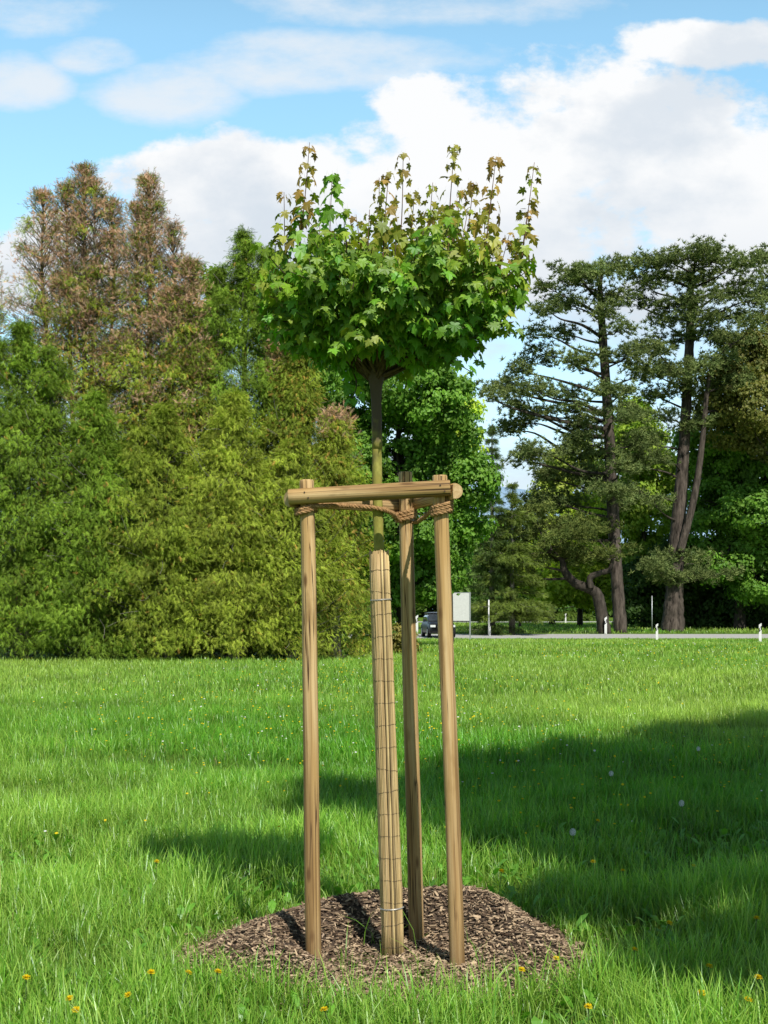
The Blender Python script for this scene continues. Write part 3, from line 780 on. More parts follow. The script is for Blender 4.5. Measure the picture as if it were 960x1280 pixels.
hole_n = sines(7, 2.6, 77)
def brown_hole(b, t): return t > .30
def thuja(name, label, px, Y, top_py, hw, leaders, cols, brown_from=None, nbr=340, dens=42, size=.215, group='tall conifers of the dense hedge on the left', skirt=1.0):
    base = np.array([(px - 480) * Y / F, Y, 0.0])
    H = EYE + (HZ - top_py) * Y / F; R0 = hw * Y / F
    root = empty(name, base, label, 'conifer', group)
    tk = MB(); fo = MB(); de = MB()
    pos, yd, zd, ss, cc, dead = [], [], [], [], [], []
    for li, (dx, dpy, fr_) in enumerate(leaders):
        Hl = EYE + (HZ - dpy) * Y / F; ox = dx * Y / F
        P = trunk_tube(tk, [base + [0, 0, -.1], base + [ox * .5, 0, Hl * .35], base + [ox, rng.normal(0, .2), Hl * .8], base + [ox, 0, Hl - .1]], .16 * fr_ + .05, .02, 8)
        n = int(nbr * fr_ * (1.5 if brown_from and len(leaders) > 1 else 1))
        for k in range(n):
            t = (rng.random() ** (1.35 if brown_from else 1.0))                # 0 top .. 1 base
            z = Hl * (1 - t) + .1
            axis = np.array([np.interp(z, P[:, 2], P[:, 0]), np.interp(z, P[:, 2], P[:, 1]), z])
            lim = (R0 * (.80 if len(leaders) > 1 and t < .35 else 1)) * min(1, (t * 1.9) ** .8) * (1 + .12 * (t > .75) * skirt) + (.15 if t < .15 and brown_from else 0)
            a = rng.random() * 2 * math.pi
            if math.sin(a) > .25 and rng.random() < .5: a = -a
            rad = lim * (.48 + .58 * rng.random() ** .8)
            hole = hole_n(axis[0] + math.cos(a) * rad + 3 * math.sin(z * .7), z * .8) > .75 and brown_hole(brown_from, t)
            if hole: rad *= .5
            elif rng.random() < .07: rad *= 1.15
            up = .20 * rad + .25 * rng.random()
            tip = axis + [math.cos(a) * rad, math.sin(a) * rad, up * (1.6 if t < .2 else .7)]
            tip[2] = max(.35, min(tip[2], Hl + .1))
            isd = brown_from is not None and (Hl - z) < brown_from * (.35 + 1.1 * rng.random()) and rng.random() < (.97 if t < .2 else .86)
            if t < .45 or k % 3 == 0:
                Pb = np.stack([axis - [0, 0, .25 * rad], (axis + tip) / 2 + [0, 0, -.12 * rad], tip])
                tube(tk, curve(Pb, 5), np.linspace(.03, .008, 4)[:len(curve(Pb, 5))] if len(curve(Pb, 5)) == 4 else .015, 3, cap=False)
            m = int(dens * ((.24 + 3.2 * min(t, .3)) if isd else 1.75) * (.6 + .8 * rng.random()))
            cl = .17 + .19 * min(1, t * 2.5)
            q = rng.normal(size=(m, 3)) * [cl, cl, cl * .8] * .62
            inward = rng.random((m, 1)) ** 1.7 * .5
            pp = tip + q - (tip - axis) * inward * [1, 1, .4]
            pp[:, 2] = np.maximum(pp[:, 2], .15)
            o_ = norm((pp - axis) * [1, 1, .2] + rng.normal(0, .25, (m, 3)))
            y_ = norm(o_ * .8 + np.array([0, 0, -.55]) + rng.normal(0, .5, (m, 3)))
            if isd: y_ = norm(o_ * .6 + np.array([0, 0, .5]) + rng.normal(0, .5, (m, 3)))
            z_ = norm(o_ + np.array([0, 0, .8]) + rng.normal(0, .5, (m, 3)))
            pos.append(pp); yd.append(y_); zd.append(z_); ss.append(size * (.6 + .7 * rng.random(m)) * (1.0 if isd else 1))
            tone = .62 + .7 * rng.random()
            w_ = rng.random((m, 1))
            if isd:
                mixb = rng.random((m, 1)) < .70
                cb_ = np.where(mixb, np.array([.30, .185, .115]) * (1 - w_) + np.array([.28, .225, .17]) * w_, np.array(cols[0]))
                # pale bare twigs higher up
                c_ = cb_
            else:
                c_ = np.array(cols[0]) * (1 - w_) + np.array(cols[1]) * w_
                o2 = rng.random((m, 1)) < (.012 if brown_from is None else .10); c_ = np.where(o2, np.array([.24, .15, .06]), c_)
            cc.append(c_ * tone * (.85 + .3 * rng.random((m, 1))) * (1 - 1.1 * inward * (0 if isd else 1)) * np.clip(.55 + .5 * rad / max(lim, .01), .5, 1.1)); dead.append(np.full(m, isd))  # inner sprays coloured darker, painting the shade inside the crown
    pos = np.concatenate(pos); yd = np.concatenate(yd); zd = np.concatenate(zd); ss = np.concatenate(ss); cc = np.concatenate(cc); dead = np.concatenate(dead)
    for q in range(26):
        z = H * (.08 + .8 * rng.random()); a = -math.pi * rng.random(); r = R0 * min(1, ((1 - z / H) * 1.9) ** .8)
        s0 = base + [math.cos(a) * r * .6, math.sin(a) * r * .6, z]; e = s0 + np.array([math.cos(a) * (r * .4 + .35), math.sin(a) * (r * .4 + .35), rng.normal(.3, .4)])
        tube(tk, curve([s0, (s0 + e) / 2 + rng.normal(0, .08, 3), e], 6), .010, 3, cap=False)
    tk.build('trunk', M['grey_bark'], root, smooth=True)
    k = ~dead
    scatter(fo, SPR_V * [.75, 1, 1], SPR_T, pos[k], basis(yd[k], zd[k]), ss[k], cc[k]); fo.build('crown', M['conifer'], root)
    if dead.any():
        scatter(de, SPR_V * [.7, 1, 1], SPR_T, pos[dead], basis(yd[dead], zd[dead]), ss[dead], cc[dead]); o = de.build('dead_foliage', M['dead'], root)
        o['label'] = 'dry reddish brown dying tips of the conifer'
    return root
olive = ((.105, .15, .026), (.155, .195, .040)); green = ((.075, .135, .022), (.125, .19, .034)); yel = ((.13, .18, .03), (.19, .225, .05)); dark = ((.05, .085, .022), (.08, .12, .028))
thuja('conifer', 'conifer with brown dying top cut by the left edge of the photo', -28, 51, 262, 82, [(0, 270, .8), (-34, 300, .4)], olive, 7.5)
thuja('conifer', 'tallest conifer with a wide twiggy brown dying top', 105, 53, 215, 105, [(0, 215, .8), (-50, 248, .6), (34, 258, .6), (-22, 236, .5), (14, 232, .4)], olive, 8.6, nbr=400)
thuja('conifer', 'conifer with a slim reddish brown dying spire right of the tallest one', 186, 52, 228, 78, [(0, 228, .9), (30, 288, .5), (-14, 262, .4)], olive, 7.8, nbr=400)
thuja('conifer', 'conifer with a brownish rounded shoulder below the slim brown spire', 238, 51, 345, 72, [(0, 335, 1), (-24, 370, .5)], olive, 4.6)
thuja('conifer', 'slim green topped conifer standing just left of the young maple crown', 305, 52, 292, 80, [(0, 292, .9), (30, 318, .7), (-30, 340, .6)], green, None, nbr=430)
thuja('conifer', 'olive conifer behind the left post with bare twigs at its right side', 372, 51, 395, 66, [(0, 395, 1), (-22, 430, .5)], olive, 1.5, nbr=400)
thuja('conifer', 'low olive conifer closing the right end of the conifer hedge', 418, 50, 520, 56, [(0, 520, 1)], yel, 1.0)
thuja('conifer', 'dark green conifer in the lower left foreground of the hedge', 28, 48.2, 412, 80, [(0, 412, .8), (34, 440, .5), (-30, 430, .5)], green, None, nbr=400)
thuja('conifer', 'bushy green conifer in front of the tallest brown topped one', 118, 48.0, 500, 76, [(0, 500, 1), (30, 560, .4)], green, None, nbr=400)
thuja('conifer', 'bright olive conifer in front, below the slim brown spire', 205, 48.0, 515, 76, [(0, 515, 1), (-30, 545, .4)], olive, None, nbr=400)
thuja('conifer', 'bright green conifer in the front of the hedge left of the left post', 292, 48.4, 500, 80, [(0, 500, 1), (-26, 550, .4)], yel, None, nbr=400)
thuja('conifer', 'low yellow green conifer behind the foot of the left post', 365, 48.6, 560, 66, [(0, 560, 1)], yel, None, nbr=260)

# broadleaf trees --------------------------------------------------
lfV = np.array([[0, 0, 0], [.36, .45, .06], [0, 1, -.12], [-.36, .45, .06]]); lfT = np.array([[0, 1, 2], [0, 2, 3]])
def broadleaf(name, label, trunk_pts, tr, blobs, cols, leafsize, per_m2=60, bark='dark_bark', cat='tree', group=None, clump=.55, limbs=True, outlying=.08, depth=1.0):
    """blobs: (centre, rx, rz) in metres"""
    root = empty(name, trunk_pts[0], label, cat, group)
    tk = MB(); P = trunk_tube(tk, trunk_pts, tr, tr * .35, 12)
    pos, nd, ss, cc = [], [], [], []
    for (c, rx, rz) in blobs:
        c = np.array(c, float); ry = rx * depth
        area = 4 * math.pi * ((rx * ry) ** 1.6 / 3 + 2 * (rx * rz) ** 1.6 / 3) ** (1 / 1.6)
        nc = max(6, int(area / (clump * clump * 1.6)))
        if limbs:
            j = int(len(P) * .55 + rng.random() * len(P) * .4); s0 = P[min(j, len(P) - 1)]
            Lb = curve([s0, (s0 + c) / 2 + [0, 0, -.1 * rx], c], 8); tube(tk, Lb, np.linspace(tr * .35, tr * .08, len(Lb)), 6, cap=False)
        u = rng.random(nc) * 2 - 1; a = rng.random(nc) * 2 * math.pi; s = np.sqrt(1 - u * u)
        d = np.stack([s * np.cos(a), s * np.sin(a), u], -1)
        lump = (.80 + .3 * rng.random((nc, 1)))
        cen = c + d * [rx, ry, rz] * lump
        if limbs:
            for q in range(0, nc, 4):
                Lb = np.stack([c, cen[q]]); tube(tk, Lb, [tr * .08, .012], 4, cap=False)
        m = max(4, int(per_m2 * clump * clump * 3.2)); tone = (.72 + .5 * rng.random((nc, 1)))
        q = rng.normal(size=(nc, m, 3)); q = q / np.linalg.norm(q, axis=2, keepdims=True) * (rng.random((nc, m, 1)) ** .45) * [1, 1, .62] * clump
        stray = rng.random((nc, m, 1)) < outlying; q = np.where(stray, q * 1.6, q)
        pp = cen[:, None, :] + q
        dd = norm(q * .8 + d[:, None, :] * .5 * clump + np.array([0, 0, .35 * clump]) + rng.normal(0, .3 * clump, (nc, m, 3)))
        w_ = rng.random((nc, m, 1))
        cl = (np.array(cols[0]) * (1 - w_) + np.array(cols[1]) * w_) * tone[:, None, :]
        pos.append(pp.reshape(-1, 3)); nd.append(dd.reshape(-1, 3)); cc.append(cl.reshape(-1, 3)); ss.append(leafsize * (.6 + .8 * rng.random(nc * m)))
    pos = np.concatenate(pos); nd = np.concatenate(nd); ss = np.concatenate(ss); cc = np.concatenate(cc)
    k = pos[:, 2] > gz(pos[:, 0], pos[:, 1]) + .05
    pos, nd, ss, cc = pos[k], nd[k], ss[k], cc[k]
    tang = norm(np.cross(nd, rng.normal(size=nd.shape)) + [0, 0, -.3])
    g_ = MB(); scatter(g_, lfV, lfT, pos, basis(tang, nd), ss, cc)
    tk.build('trunk', M[bark], root, smooth=True); g_.build('crown', M['broad'], root)
    return root
def B(lst, Y, dy=0.0, jy=1.0):
    out_ = []
    for (px, py, rx, rz) in lst:
        yy = Y + dy + rng.normal(0, jy); out_.append((at(px, py, yy), rx * yy / F, rz * yy / F))
    return out_
fresh = ((.075, .19, .022), (.125, .26, .035)); deep = ((.04, .11, .018), (.075, .17, .028)); lime = ((.24, .38, .035), (.34, .46, .05))
def base_at(px, Y, z=None):
    x = (px - 480) * Y / F; return np.array([x, Y, float(gz(x, Y)) - .1])
# big green tree behind the young maple
Yq = 68
broadleaf('broadleaf_tree', 'large bright green broadleaf tree standing directly behind the young maple', [base_at(505, Yq), at(500, 700, Yq), at(495, 600, Yq), at(500, 520, Yq)], .32,
          B([(440, 500, 52, 50), (500, 470, 55, 48), (545, 500, 40, 42), (560, 540, 36, 36), (480, 560, 60, 50), (430, 590, 42, 46), (540, 590, 52, 44), (590, 600, 28, 30), (585, 645, 26, 32), (500, 650, 60, 48), (550, 690, 38, 34), (480, 700, 46, 40), (520, 728, 34, 26), (556, 718, 20, 22), (450, 650, 40, 50), (470, 750, 26, 30)], Yq, jy=1.2),
          fresh, .20, 95, clump=.62)
broadleaf('broadleaf_tree', 'yellow green tree peeking out right of the large bright green one', [base_at(560, 76), at(562, 620, 76), at(565, 520, 76)], .25,
          B([(560, 490, 24, 24), (580, 525, 22, 26), (572, 560, 28, 26)], 76, jy=.5), lime, .22, 70, clump=.6)
broadleaf('broadleaf_tree', 'light green broadleaf top showing between the conifers on the left', [base_at(262, 62), at(262, 500, 62), at(262, 400, 62)], .25,
          B([(262, 360, 24, 24), (275, 400, 30, 34), (258, 430, 36, 40)], 62, jy=.5), ((.10, .22, .03), (.16, .30, .04)), .16, 90, clump=.45)
broadleaf('broadleaf_tree', 'fresh green broadleaf crown behind the left edge of the maple crown', [base_at(385, 66), at(385, 560, 66), at(388, 420, 66)], .28,
          B([(352, 420, 34, 36), (392, 440, 34, 40), (372, 480, 44, 40), (330, 370, 26, 28)], 66, jy=.5), fresh, .18, 80, clump=.5, bark='grey_bark')

# pines -----------------------------------------------------------
tv = []; tt = []
r_ = np.random.default_rng(8)
for k in range(13):
    a = k * 2.4; el = r_.uniform(.0, 1.3); d = np.array([math.cos(a) * math.cos(el), math.sin(el) * 1.0, math.sin(a) * math.cos(el)])
    s_ = norm(np.cross(d, r_.normal(size=3))) * .12; n0 = len(tv); tv += [d * .05 - s_, d * .05 + s_, d]; tt.append([n0, n0 + 1, n0 + 2])
TUV = np.array(tv); TUT = np.array(tt)
def pine(name, label, stems, pads, Y, tr, cols, tuft=.34, dn=22, group=None, cat='pine', jy=2.2, bark='pine_bark', sparse_in=.5, flat=1.0):
    """stems: lists of (px,py[,width px]); pads: (px,py,hw,hh)"""
    root = empty(name, base_at(stems[0][0][0], Y), label, cat, group)
    tk = MB(); paths = []
    for si, st_ in enumerate(stems):
        P3 = []
        for q, s in enumerate(st_):
            P3.append(base_at(s[0], Y) if (si == 0 and q == 0) else at(s[0], s[1], Y + .012 * (790 - s[1]) * (-1 if si % 2 else 1) * .3))
        P = curve(P3, 10 * len(P3)); w_ = np.interp(np.linspace(0, 1, len(P)), np.linspace(0, 1, len(st_)), [s[2] for s in st_]) * .5 * Y / F
        tube(tk, P, w_, 12, jit=.09, seed=si); paths.append((P, w_))
    lb = MB(); pos, yd, ss, cc = [], [], [], []
    for (px, py, hw, hh) in pads:
        dy = rng.normal(0, jy); c = at(px, py, Y + dy); rx = hw * Y / F; rz = hh * Y / F * flat
        best = None
        for (P, w_) in paths:
            tgt = c - [0, 0, .22 * abs(c[0] - P[:, 0].mean()) + .4]
            dd = np.linalg.norm((P - tgt) * [1, .5, 1.6], axis=1); dd[P[:, 2] > c[2] + .3] += 50; dd[P[:, 2] < 3.2] += 8
            k = int(np.argmin(dd))
            if best is None or dd[k] < best[0]: best = (dd[k], P[k], w_[k])
        s0 = best[1]; ln = np.linalg.norm(c - s0)
        lr = min(best[2] * .6, .05 + .016 * ln)
        m1 = s0 * .6 + c * .4 + np.array([0, 0, -.03 * ln]) + rng.normal(0, .06 * ln, 3) * [.4, .4, .5]
        m2 = s0 * .25 + c * .75 + np.array([0, 0, .02 * ln - rz * .4]) + rng.normal(0, .05 * ln, 3) * [.5, .5, .5]
        Lb = curve([s0, m1, m2, c - [0, 0, rz * .3]], 16); tube(lb, Lb, np.linspace(lr, .025, len(Lb)), 7, cap=False)
        ns = max(4, int(rx * 3.2))
        n = int(dn * rx * max(rx, 1) * 2.2 * (1 + rz * .7)) + 12
        # sub clumps inside the pad
        a = rng.random(ns) * 2 * math.pi; r = np.sqrt(rng.random(ns)); sc_ = c + np.stack([rx * r * np.cos(a), rx * .9 * r * np.sin(a), rz * (rng.random(ns) * 1.5 - .75) * (1 - .5 * r) - .12 * rx * r ** 2], -1)
        for q in sc_:
            e0 = c * .5 + Lb[-5] * .5; tube(lb, curve([e0, (e0 + q) / 2 + [0, 0, -.15], q], 6), .022, 3, cap=False)
        k = rng.integers(0, ns, n); cs = .34 + .16 * rx
        q = rng.normal(size=(n, 3)) * [cs, cs, min(cs * .55, .15 + rz * .5)]
        pp = sc_[k] + q
        up = norm(np.stack([q[:, 0] * .6, q[:, 1] * .6, np.full(n, .75)], -1) + rng.normal(0, .3, (n, 3)))
        tone = (.8 + .4 * rng.random((ns, 1)))[k]
        w2 = rng.random((n, 1)); pos.append(pp); yd.append(up); ss.append(tuft * (.65 + .6 * rng.random(n))); cc.append((np.array(cols[0]) * (1 - w2) + np.array(cols[1]) * w2) * tone)
    pos = np.concatenate(pos); yd = np.concatenate(yd); ss = np.concatenate(ss); cc = np.concatenate(cc)
    kk = pos[:, 2] > gz(pos[:, 0], pos[:, 1]) + .1; pos, yd, ss, cc = pos[kk], yd[kk], ss[kk], cc[kk]
    g_ = MB(); scatter(g_, TUV, TUT, pos, basis(yd, rng.normal(size=yd.shape)), ss, cc)
    tk.build('trunk', M[bark], root, smooth=True); lb.build('limbs', M['dark_bark'], root, smooth=True); g_.build('crown', M['needle'], root)
    print(name, len(pos))
    return root
def cr(l):
    return [(580 + a / 2.371, 280 + b / 2.371, c / 2.371, d / 2.371) for (a, b, c, d) in l]
pn = ((.060, .095, .045), (.115, .155, .072)); pn_o = ((.07, .105, .035), (.12, .155, .055))
p1 = cr([(400, 150, 80, 34), (330, 165, 50, 30), (255, 185, 40, 22), (300, 130, 30, 16), (460, 125, 60, 26), (430, 200, 60, 26), (250, 250, 46, 22), (320, 235, 60, 24), (400, 265, 50, 18), (230, 320, 36, 18), (300, 320, 46, 18),
         (240, 385, 60, 22), (330, 400, 60, 20), (170, 435, 50, 18), (110, 480, 60, 24), (70, 510, 36, 16), (200, 480, 70, 24), (300, 500, 50, 22), (140, 540, 50, 16), (450, 310, 40, 24), (480, 390, 60, 26), (540, 370, 50, 22), (520, 440, 60, 28), (470, 490, 60, 28),
         (170, 585, 60, 20), (240, 560, 50, 20), (310, 545, 50, 24), (370, 590, 60, 30), (130, 610, 36, 14), (440, 560, 50, 30), (330, 630, 70, 24), (240, 670, 70, 22), (160, 690, 50, 20), (400, 680, 60, 30), (500, 560, 50, 30), (500, 640, 50, 40), (470, 720, 46, 30),
         (340, 740, 80, 28), (240, 745, 60, 26), (420, 790, 70, 30), (480, 820, 40, 26), (320, 820, 70, 30), (230, 820, 60, 30), (170, 870, 60, 28), (120, 920, 50, 30)])
pine('pine_tree', 'tall black pine with one straight trunk and long limbs reaching left', [[(776, 792, 17), (771, 720, 15), (765, 620, 15), (760, 520, 13), (754, 430, 11), (750, 360, 7), (752, 330, 4)]], p1, 106, .7, pn, jy=1.8)
p2 = cr([(680, 85, 70, 28), (610, 95, 60, 28), (740, 100, 60, 30), (550, 120, 50, 26), (800, 120, 50, 26), (840, 160, 36, 22), (700, 150, 60, 24), (620, 160, 60, 24), (540, 175, 46, 22), (500, 230, 50, 22), (780, 190, 60, 24), (850, 220, 36, 24), (700, 215, 70, 22), (620, 235, 50, 18),
         (590, 290, 40, 18), (680, 275, 70, 22), (770, 270, 60, 24), (850, 290, 40, 26), (620, 340, 50, 18), (720, 320, 60, 18), (570, 370, 50, 16), (800, 340, 60, 30), (770, 400, 60, 30), (840, 400, 50, 34), (620, 430, 60, 26), (700, 430, 60, 26), (560, 440, 50, 22),
         (640, 490, 60, 26), (740, 480, 60, 30), (560, 500, 46, 24), (800, 470, 60, 34), (590, 560, 36, 18), (700, 590, 50, 24), (780, 540, 50, 26), (550, 640, 50, 34), (530, 700, 50, 34), (600, 690, 40, 30), (520, 780, 50, 30), (570, 830, 40, 24),
         (560, 1005, 55, 26), (630, 990, 50, 24), (700, 995, 55, 24), (765, 1030, 45, 20), (690, 1040, 50, 20), (570, 1045, 50, 18)])
pine('pine_tree', 'thick trunked black pine forking high up with a broad flat crown', [[(841, 790, 30), (843, 740, 22), (846, 680, 20), (852, 600, 16), (857, 520, 13), (862, 430, 12), (864, 360, 8), (866, 330, 5)], [(850, 690, 10), (868, 620, 9), (878, 550, 7), (883, 495, 6), (890, 455, 4)]], p2, 110, .9, pn, jy=2.0)
p3 = cr([(870, 110, 36, 22), (920, 90, 50, 30), (930, 150, 50, 30), (890, 200, 50, 26), (950, 210, 60, 30), (900, 270, 50, 28), (960, 290, 60, 30), (890, 340, 40, 24), (950, 370, 60, 30), (1000, 150, 60, 40), (1020, 300, 60, 40)])
pine('pine_tree', 'pine crown cut by the right edge of the photo', [[(985, 792, 30), (980, 600, 20), (976, 450, 14), (972, 330, 6)]], p3, 116, .8, pn, jy=1.8)
# crooked low pine
pc = [(650, 668, 30, 12), (680, 655, 32, 12), (712, 668, 30, 14), (690, 690, 34, 12), (740, 655, 30, 14), (655, 700, 26, 10), (725, 690, 26, 12), (640, 720, 28, 12), (770, 690, 22, 12), (668, 640, 26, 12), (630, 690, 24, 12)]
pine('crooked_pine', 'small dark tree with a bent zigzag trunk left of the straight trunked pine', [[(756, 792, 17), (751, 762, 15), (746, 743, 14), (735, 735, 13), (719, 729, 11), (706, 714, 10), (702, 700, 7), (690, 690, 5)], [(738, 735, 9), (738, 722, 8), (750, 716, 7), (762, 712, 6), (766, 698, 4)]], pc, 103, .5, ((.05, .08, .03), (.095, .125, .045)), jy=1.2, bark='dark_bark', cat='tree')

# spruce with whorled tiers
def spruce(label, px, Y, top_py, hw, cols, tiers=26, name='spruce_tree', gap=.0, size=.34, irr=0.0):
    base = base_at(px, Y); top = at(px, top_py, Y); H = top[2] - base[2]; R0 = hw * Y / F
    root = empty(name, base, label, 'conifer'); tk = MB()
    tube(tk, [base, base + [0, 0, H * .5], base + [0, 0, H]], [.24, .14, .02], 8)
    pos, yd, zd, ss, cc = [], [], [], [], []
    for k in range(tiers):
        t = (k + .6) / tiers; z = base[2] + max(gap, H * (1 - t)) + rng.normal(0, .1 + irr); r0 = R0 * t ** .85 * (1 + irr * rng.normal())
        for q in range(7 + int(5 * t)):
            a = rng.random() * 6.283; r = r0 * (.65 + .45 * rng.random()); d = np.array([math.cos(a), math.sin(a), 0])
            b0 = np.array([base[0], base[1], z]); tip = b0 + d * r + [0, 0, -.18 * r + .1]
            tube(tk, curve([b0, b0 + d * r * .5 + [0, 0, -.14 * r], tip], 5), .018, 3, cap=False)
            m = int(22 + 26 * r); f = rng.random((m, 1)) ** .7
            p_ = b0 + (d * r) * f + np.concatenate([rng.normal(0, .10 + .10 * r, (m, 2)) * (1.1 - f * .7), -.16 * r * f + rng.normal(0, .09, (m, 1))], 1)
            pos.append(p_); yd.append(norm(d + np.array([0, 0, -.35]) + rng.normal(0, .5, (m, 3)))); zd.append(norm(np.array([0, 0, 1.0]) + rng.normal(0, .5, (m, 3))))
            ss.append(size * (.6 + .7 * rng.random(m))); w2 = rng.random((m, 1)); cc.append((np.array(cols[0]) * (1 - w2) + np.array(cols[1]) * w2) * (.75 + .5 * rng.random()))
    g_ = MB(); scatter(g_, SPR_V, SPR_T, np.concatenate(pos), basis(np.concatenate(yd), np.concatenate(zd)), np.concatenate(ss), np.concatenate(cc))
    tk.build('trunk', M['grey_bark'], root, smooth=True); g_.build('crown', M['conifer'], root)
spruce('thin pointed dark spruce rising beside the large green tree', 615, 100, 524, 38, ((.03, .055, .025), (.06, .09, .035)), 26)
spruce('wide drooping olive conifer behind the thin pole and white sign', 640, 100, 610, 66, ((.05, .075, .026), (.085, .115, .034)), 26, size=.36, gap=1.9, irr=.28)
spruce('dark conifer filling the gap left of the crooked trunk', 688, 172, 640, 50, ((.045, .075, .025), (.075, .115, .03)), 22, size=.55, gap=1.5, irr=.2)

# broadleaf trees on the right
def T(px, Y, top): return [base_at(px, Y), at(px, (base_py(px, Y) + top) / 2, Y), at(px, top, Y)]
def base_py(px, Y): return HZ + (EYE - float(gz(0, Y))) * F / Y
broadleaf('broadleaf_tree', 'glowing lime green tree seen behind the crooked trunk', T(725, 132, 640), .25,
          B([(700, 680, 34, 30), (735, 650, 34, 30), (728, 700, 40, 30), (760, 690, 26, 34), (700, 730, 34, 22), (745, 735, 36, 24), (670, 720, 26, 20)], 132, jy=1.5), lime, .34, 40, clump=1.0)
broadleaf('broadleaf_tree', 'light green tree showing between the two tall pine trunks', T(805, 128, 560), .3,
          B([(800, 560, 34, 34), (825, 600, 32, 34), (790, 620, 30, 34), (812, 650, 34, 34), (795, 520, 24, 24), (775, 560, 26, 26), (810, 700, 36, 30)], 128, jy=1.5), ((.14, .26, .03), (.22, .33, .04)), .34, 34, clump=1.0)
broadleaf('broadleaf_tree', 'pale yellow green tree behind the gap left of the pine limbs', T(690, 140, 570), .25,
          B([(700, 590, 26, 26), (722, 570, 24, 24), (735, 610, 30, 28), (690, 620, 24, 26)], 140, jy=1), ((.16, .25, .04), (.25, .32, .06)), .34, 26, clump=1.0)
broadleaf('broadleaf_tree', 'spreading bright green tree right of the thick forked pine', T(925, 118, 600), .45,
          B([(890, 590, 34, 30), (925, 570, 40, 34), (960, 590, 40, 34), (900, 630, 40, 26), (945, 640, 44, 28), (890, 670, 34, 22), (930, 690, 40, 20), (965, 680, 40, 26), (880, 550, 30, 28), (1000, 620, 50, 50), (905, 710, 30, 16), (950, 735, 34, 14)], 118, jy=2.0), fresh, .32, 42, clump=.95)
broadleaf('broadleaf_tree', 'olive and rust tinged tree at the right edge below the pine crown', T(992, 112, 470), .3,
          B([(930, 450, 34, 34), (960, 430, 36, 30), (905, 480, 30, 30), (945, 500, 40, 34), (915, 530, 34, 28), (965, 550, 34, 28), (890, 510, 24, 22), (985, 490, 40, 50)], 112, jy=1.5), ((.095, .125, .028), (.15, .155, .042)), .26, 38, clump=.85)
broadleaf('dark_bush', 'dark shaded undergrowth behind the thick pine trunk', T(880, 122, 760), .2,
          B([(800, 765, 30, 26), (840, 745, 36, 40), (880, 750, 40, 40), (920, 755, 40, 36), (960, 750, 40, 40), (1000, 740, 50, 50), (860, 700, 40, 30), (800, 730, 26, 30)], 122, jy=1.5), ((.025, .06, .012), (.045, .10, .018)), .32, 42, clump=1.0, cat='bush')
broadleaf('dark_bush', 'dark green shrubs below the conifers right of the white sign', T(650, 126, 760), .15,
          B([(610, 760, 26, 16), (640, 752, 30, 22), (675, 755, 30, 22), (705, 748, 30, 20), (730, 755, 20, 18)], 170, jy=1.5), deep, .38, 34, clump=1.1, cat='bush')
broadleaf('shrub', 'low yellowish shrub at the end of the conifer hedge near the car', T(508, 60, 790), .05,
          B([(505, 803, 14, 14), (494, 798, 14, 16), (516, 808, 9, 8), (482, 800, 14, 18)], 58, jy=.3), ((.16, .18, .04), (.22, .2, .06)), .14, 120, clump=.3, cat='shrub', bark='grey_bark')
broadleaf('dark_bush', 'dark green bush glimpsed through the thin lower end of the conifer hedge', [base_at(430, 57), at(430, 800, 57), at(430, 770, 57)], .08,
          B([(395, 790, 34, 34), (430, 785, 34, 40), (462, 795, 26, 30), (360, 785, 30, 36)], 57, jy=.3), deep, .16, 110, clump=.4, cat='bush')
# distant wood beyond the roads: one mass
g = MB(); xs_ = np.linspace(-75, 95, 90); P_ = []; Nn_ = []; Cc = []
for x_ in xs_:
    Yf = 215 + rng.normal(0, 8); hh_ = 10.5 + 3.0 * math.sin(x_ * .11) + rng.normal(0, 1.2)
    c = np.array([x_, Yf, 1.2 + hh_ * .5]); m = 700
    u = rng.random(m) * 2 - 1; a = rng.random(m) * 6.283; s = np.sqrt(1 - u * u); d = np.stack([s * np.cos(a), s * np.sin(a), u], -1)
    P_.append(c + d * [3.4, 3.4, hh_ * .5] * (.85 + .25 * rng.random((m, 1)))); Nn_.append(norm(d + rng.normal(0, .4, (m, 3)))); Cc.append(np.tile(np.array([.07, .13, .03]) * (.7 + .7 * rng.random()), (m, 1)))
P_ = np.concatenate(P_); Nn_ = np.concatenate(Nn_); Cc = np.concatenate(Cc); k = P_[:, 2] > 1.2; P_, Nn_, Cc = P_[k], Nn_[k], Cc[k]
scatter(g, lfV, lfT, P_, basis(norm(np.cross(Nn_, rng.normal(size=Nn_.shape))), Nn_), 1.1 * (.6 + .8 * rng.random(len(P_))), Cc)
tag(g.build('far_wood', M['broad']), 'far off green wood beyond the second road', 'wood', kind='stuff')

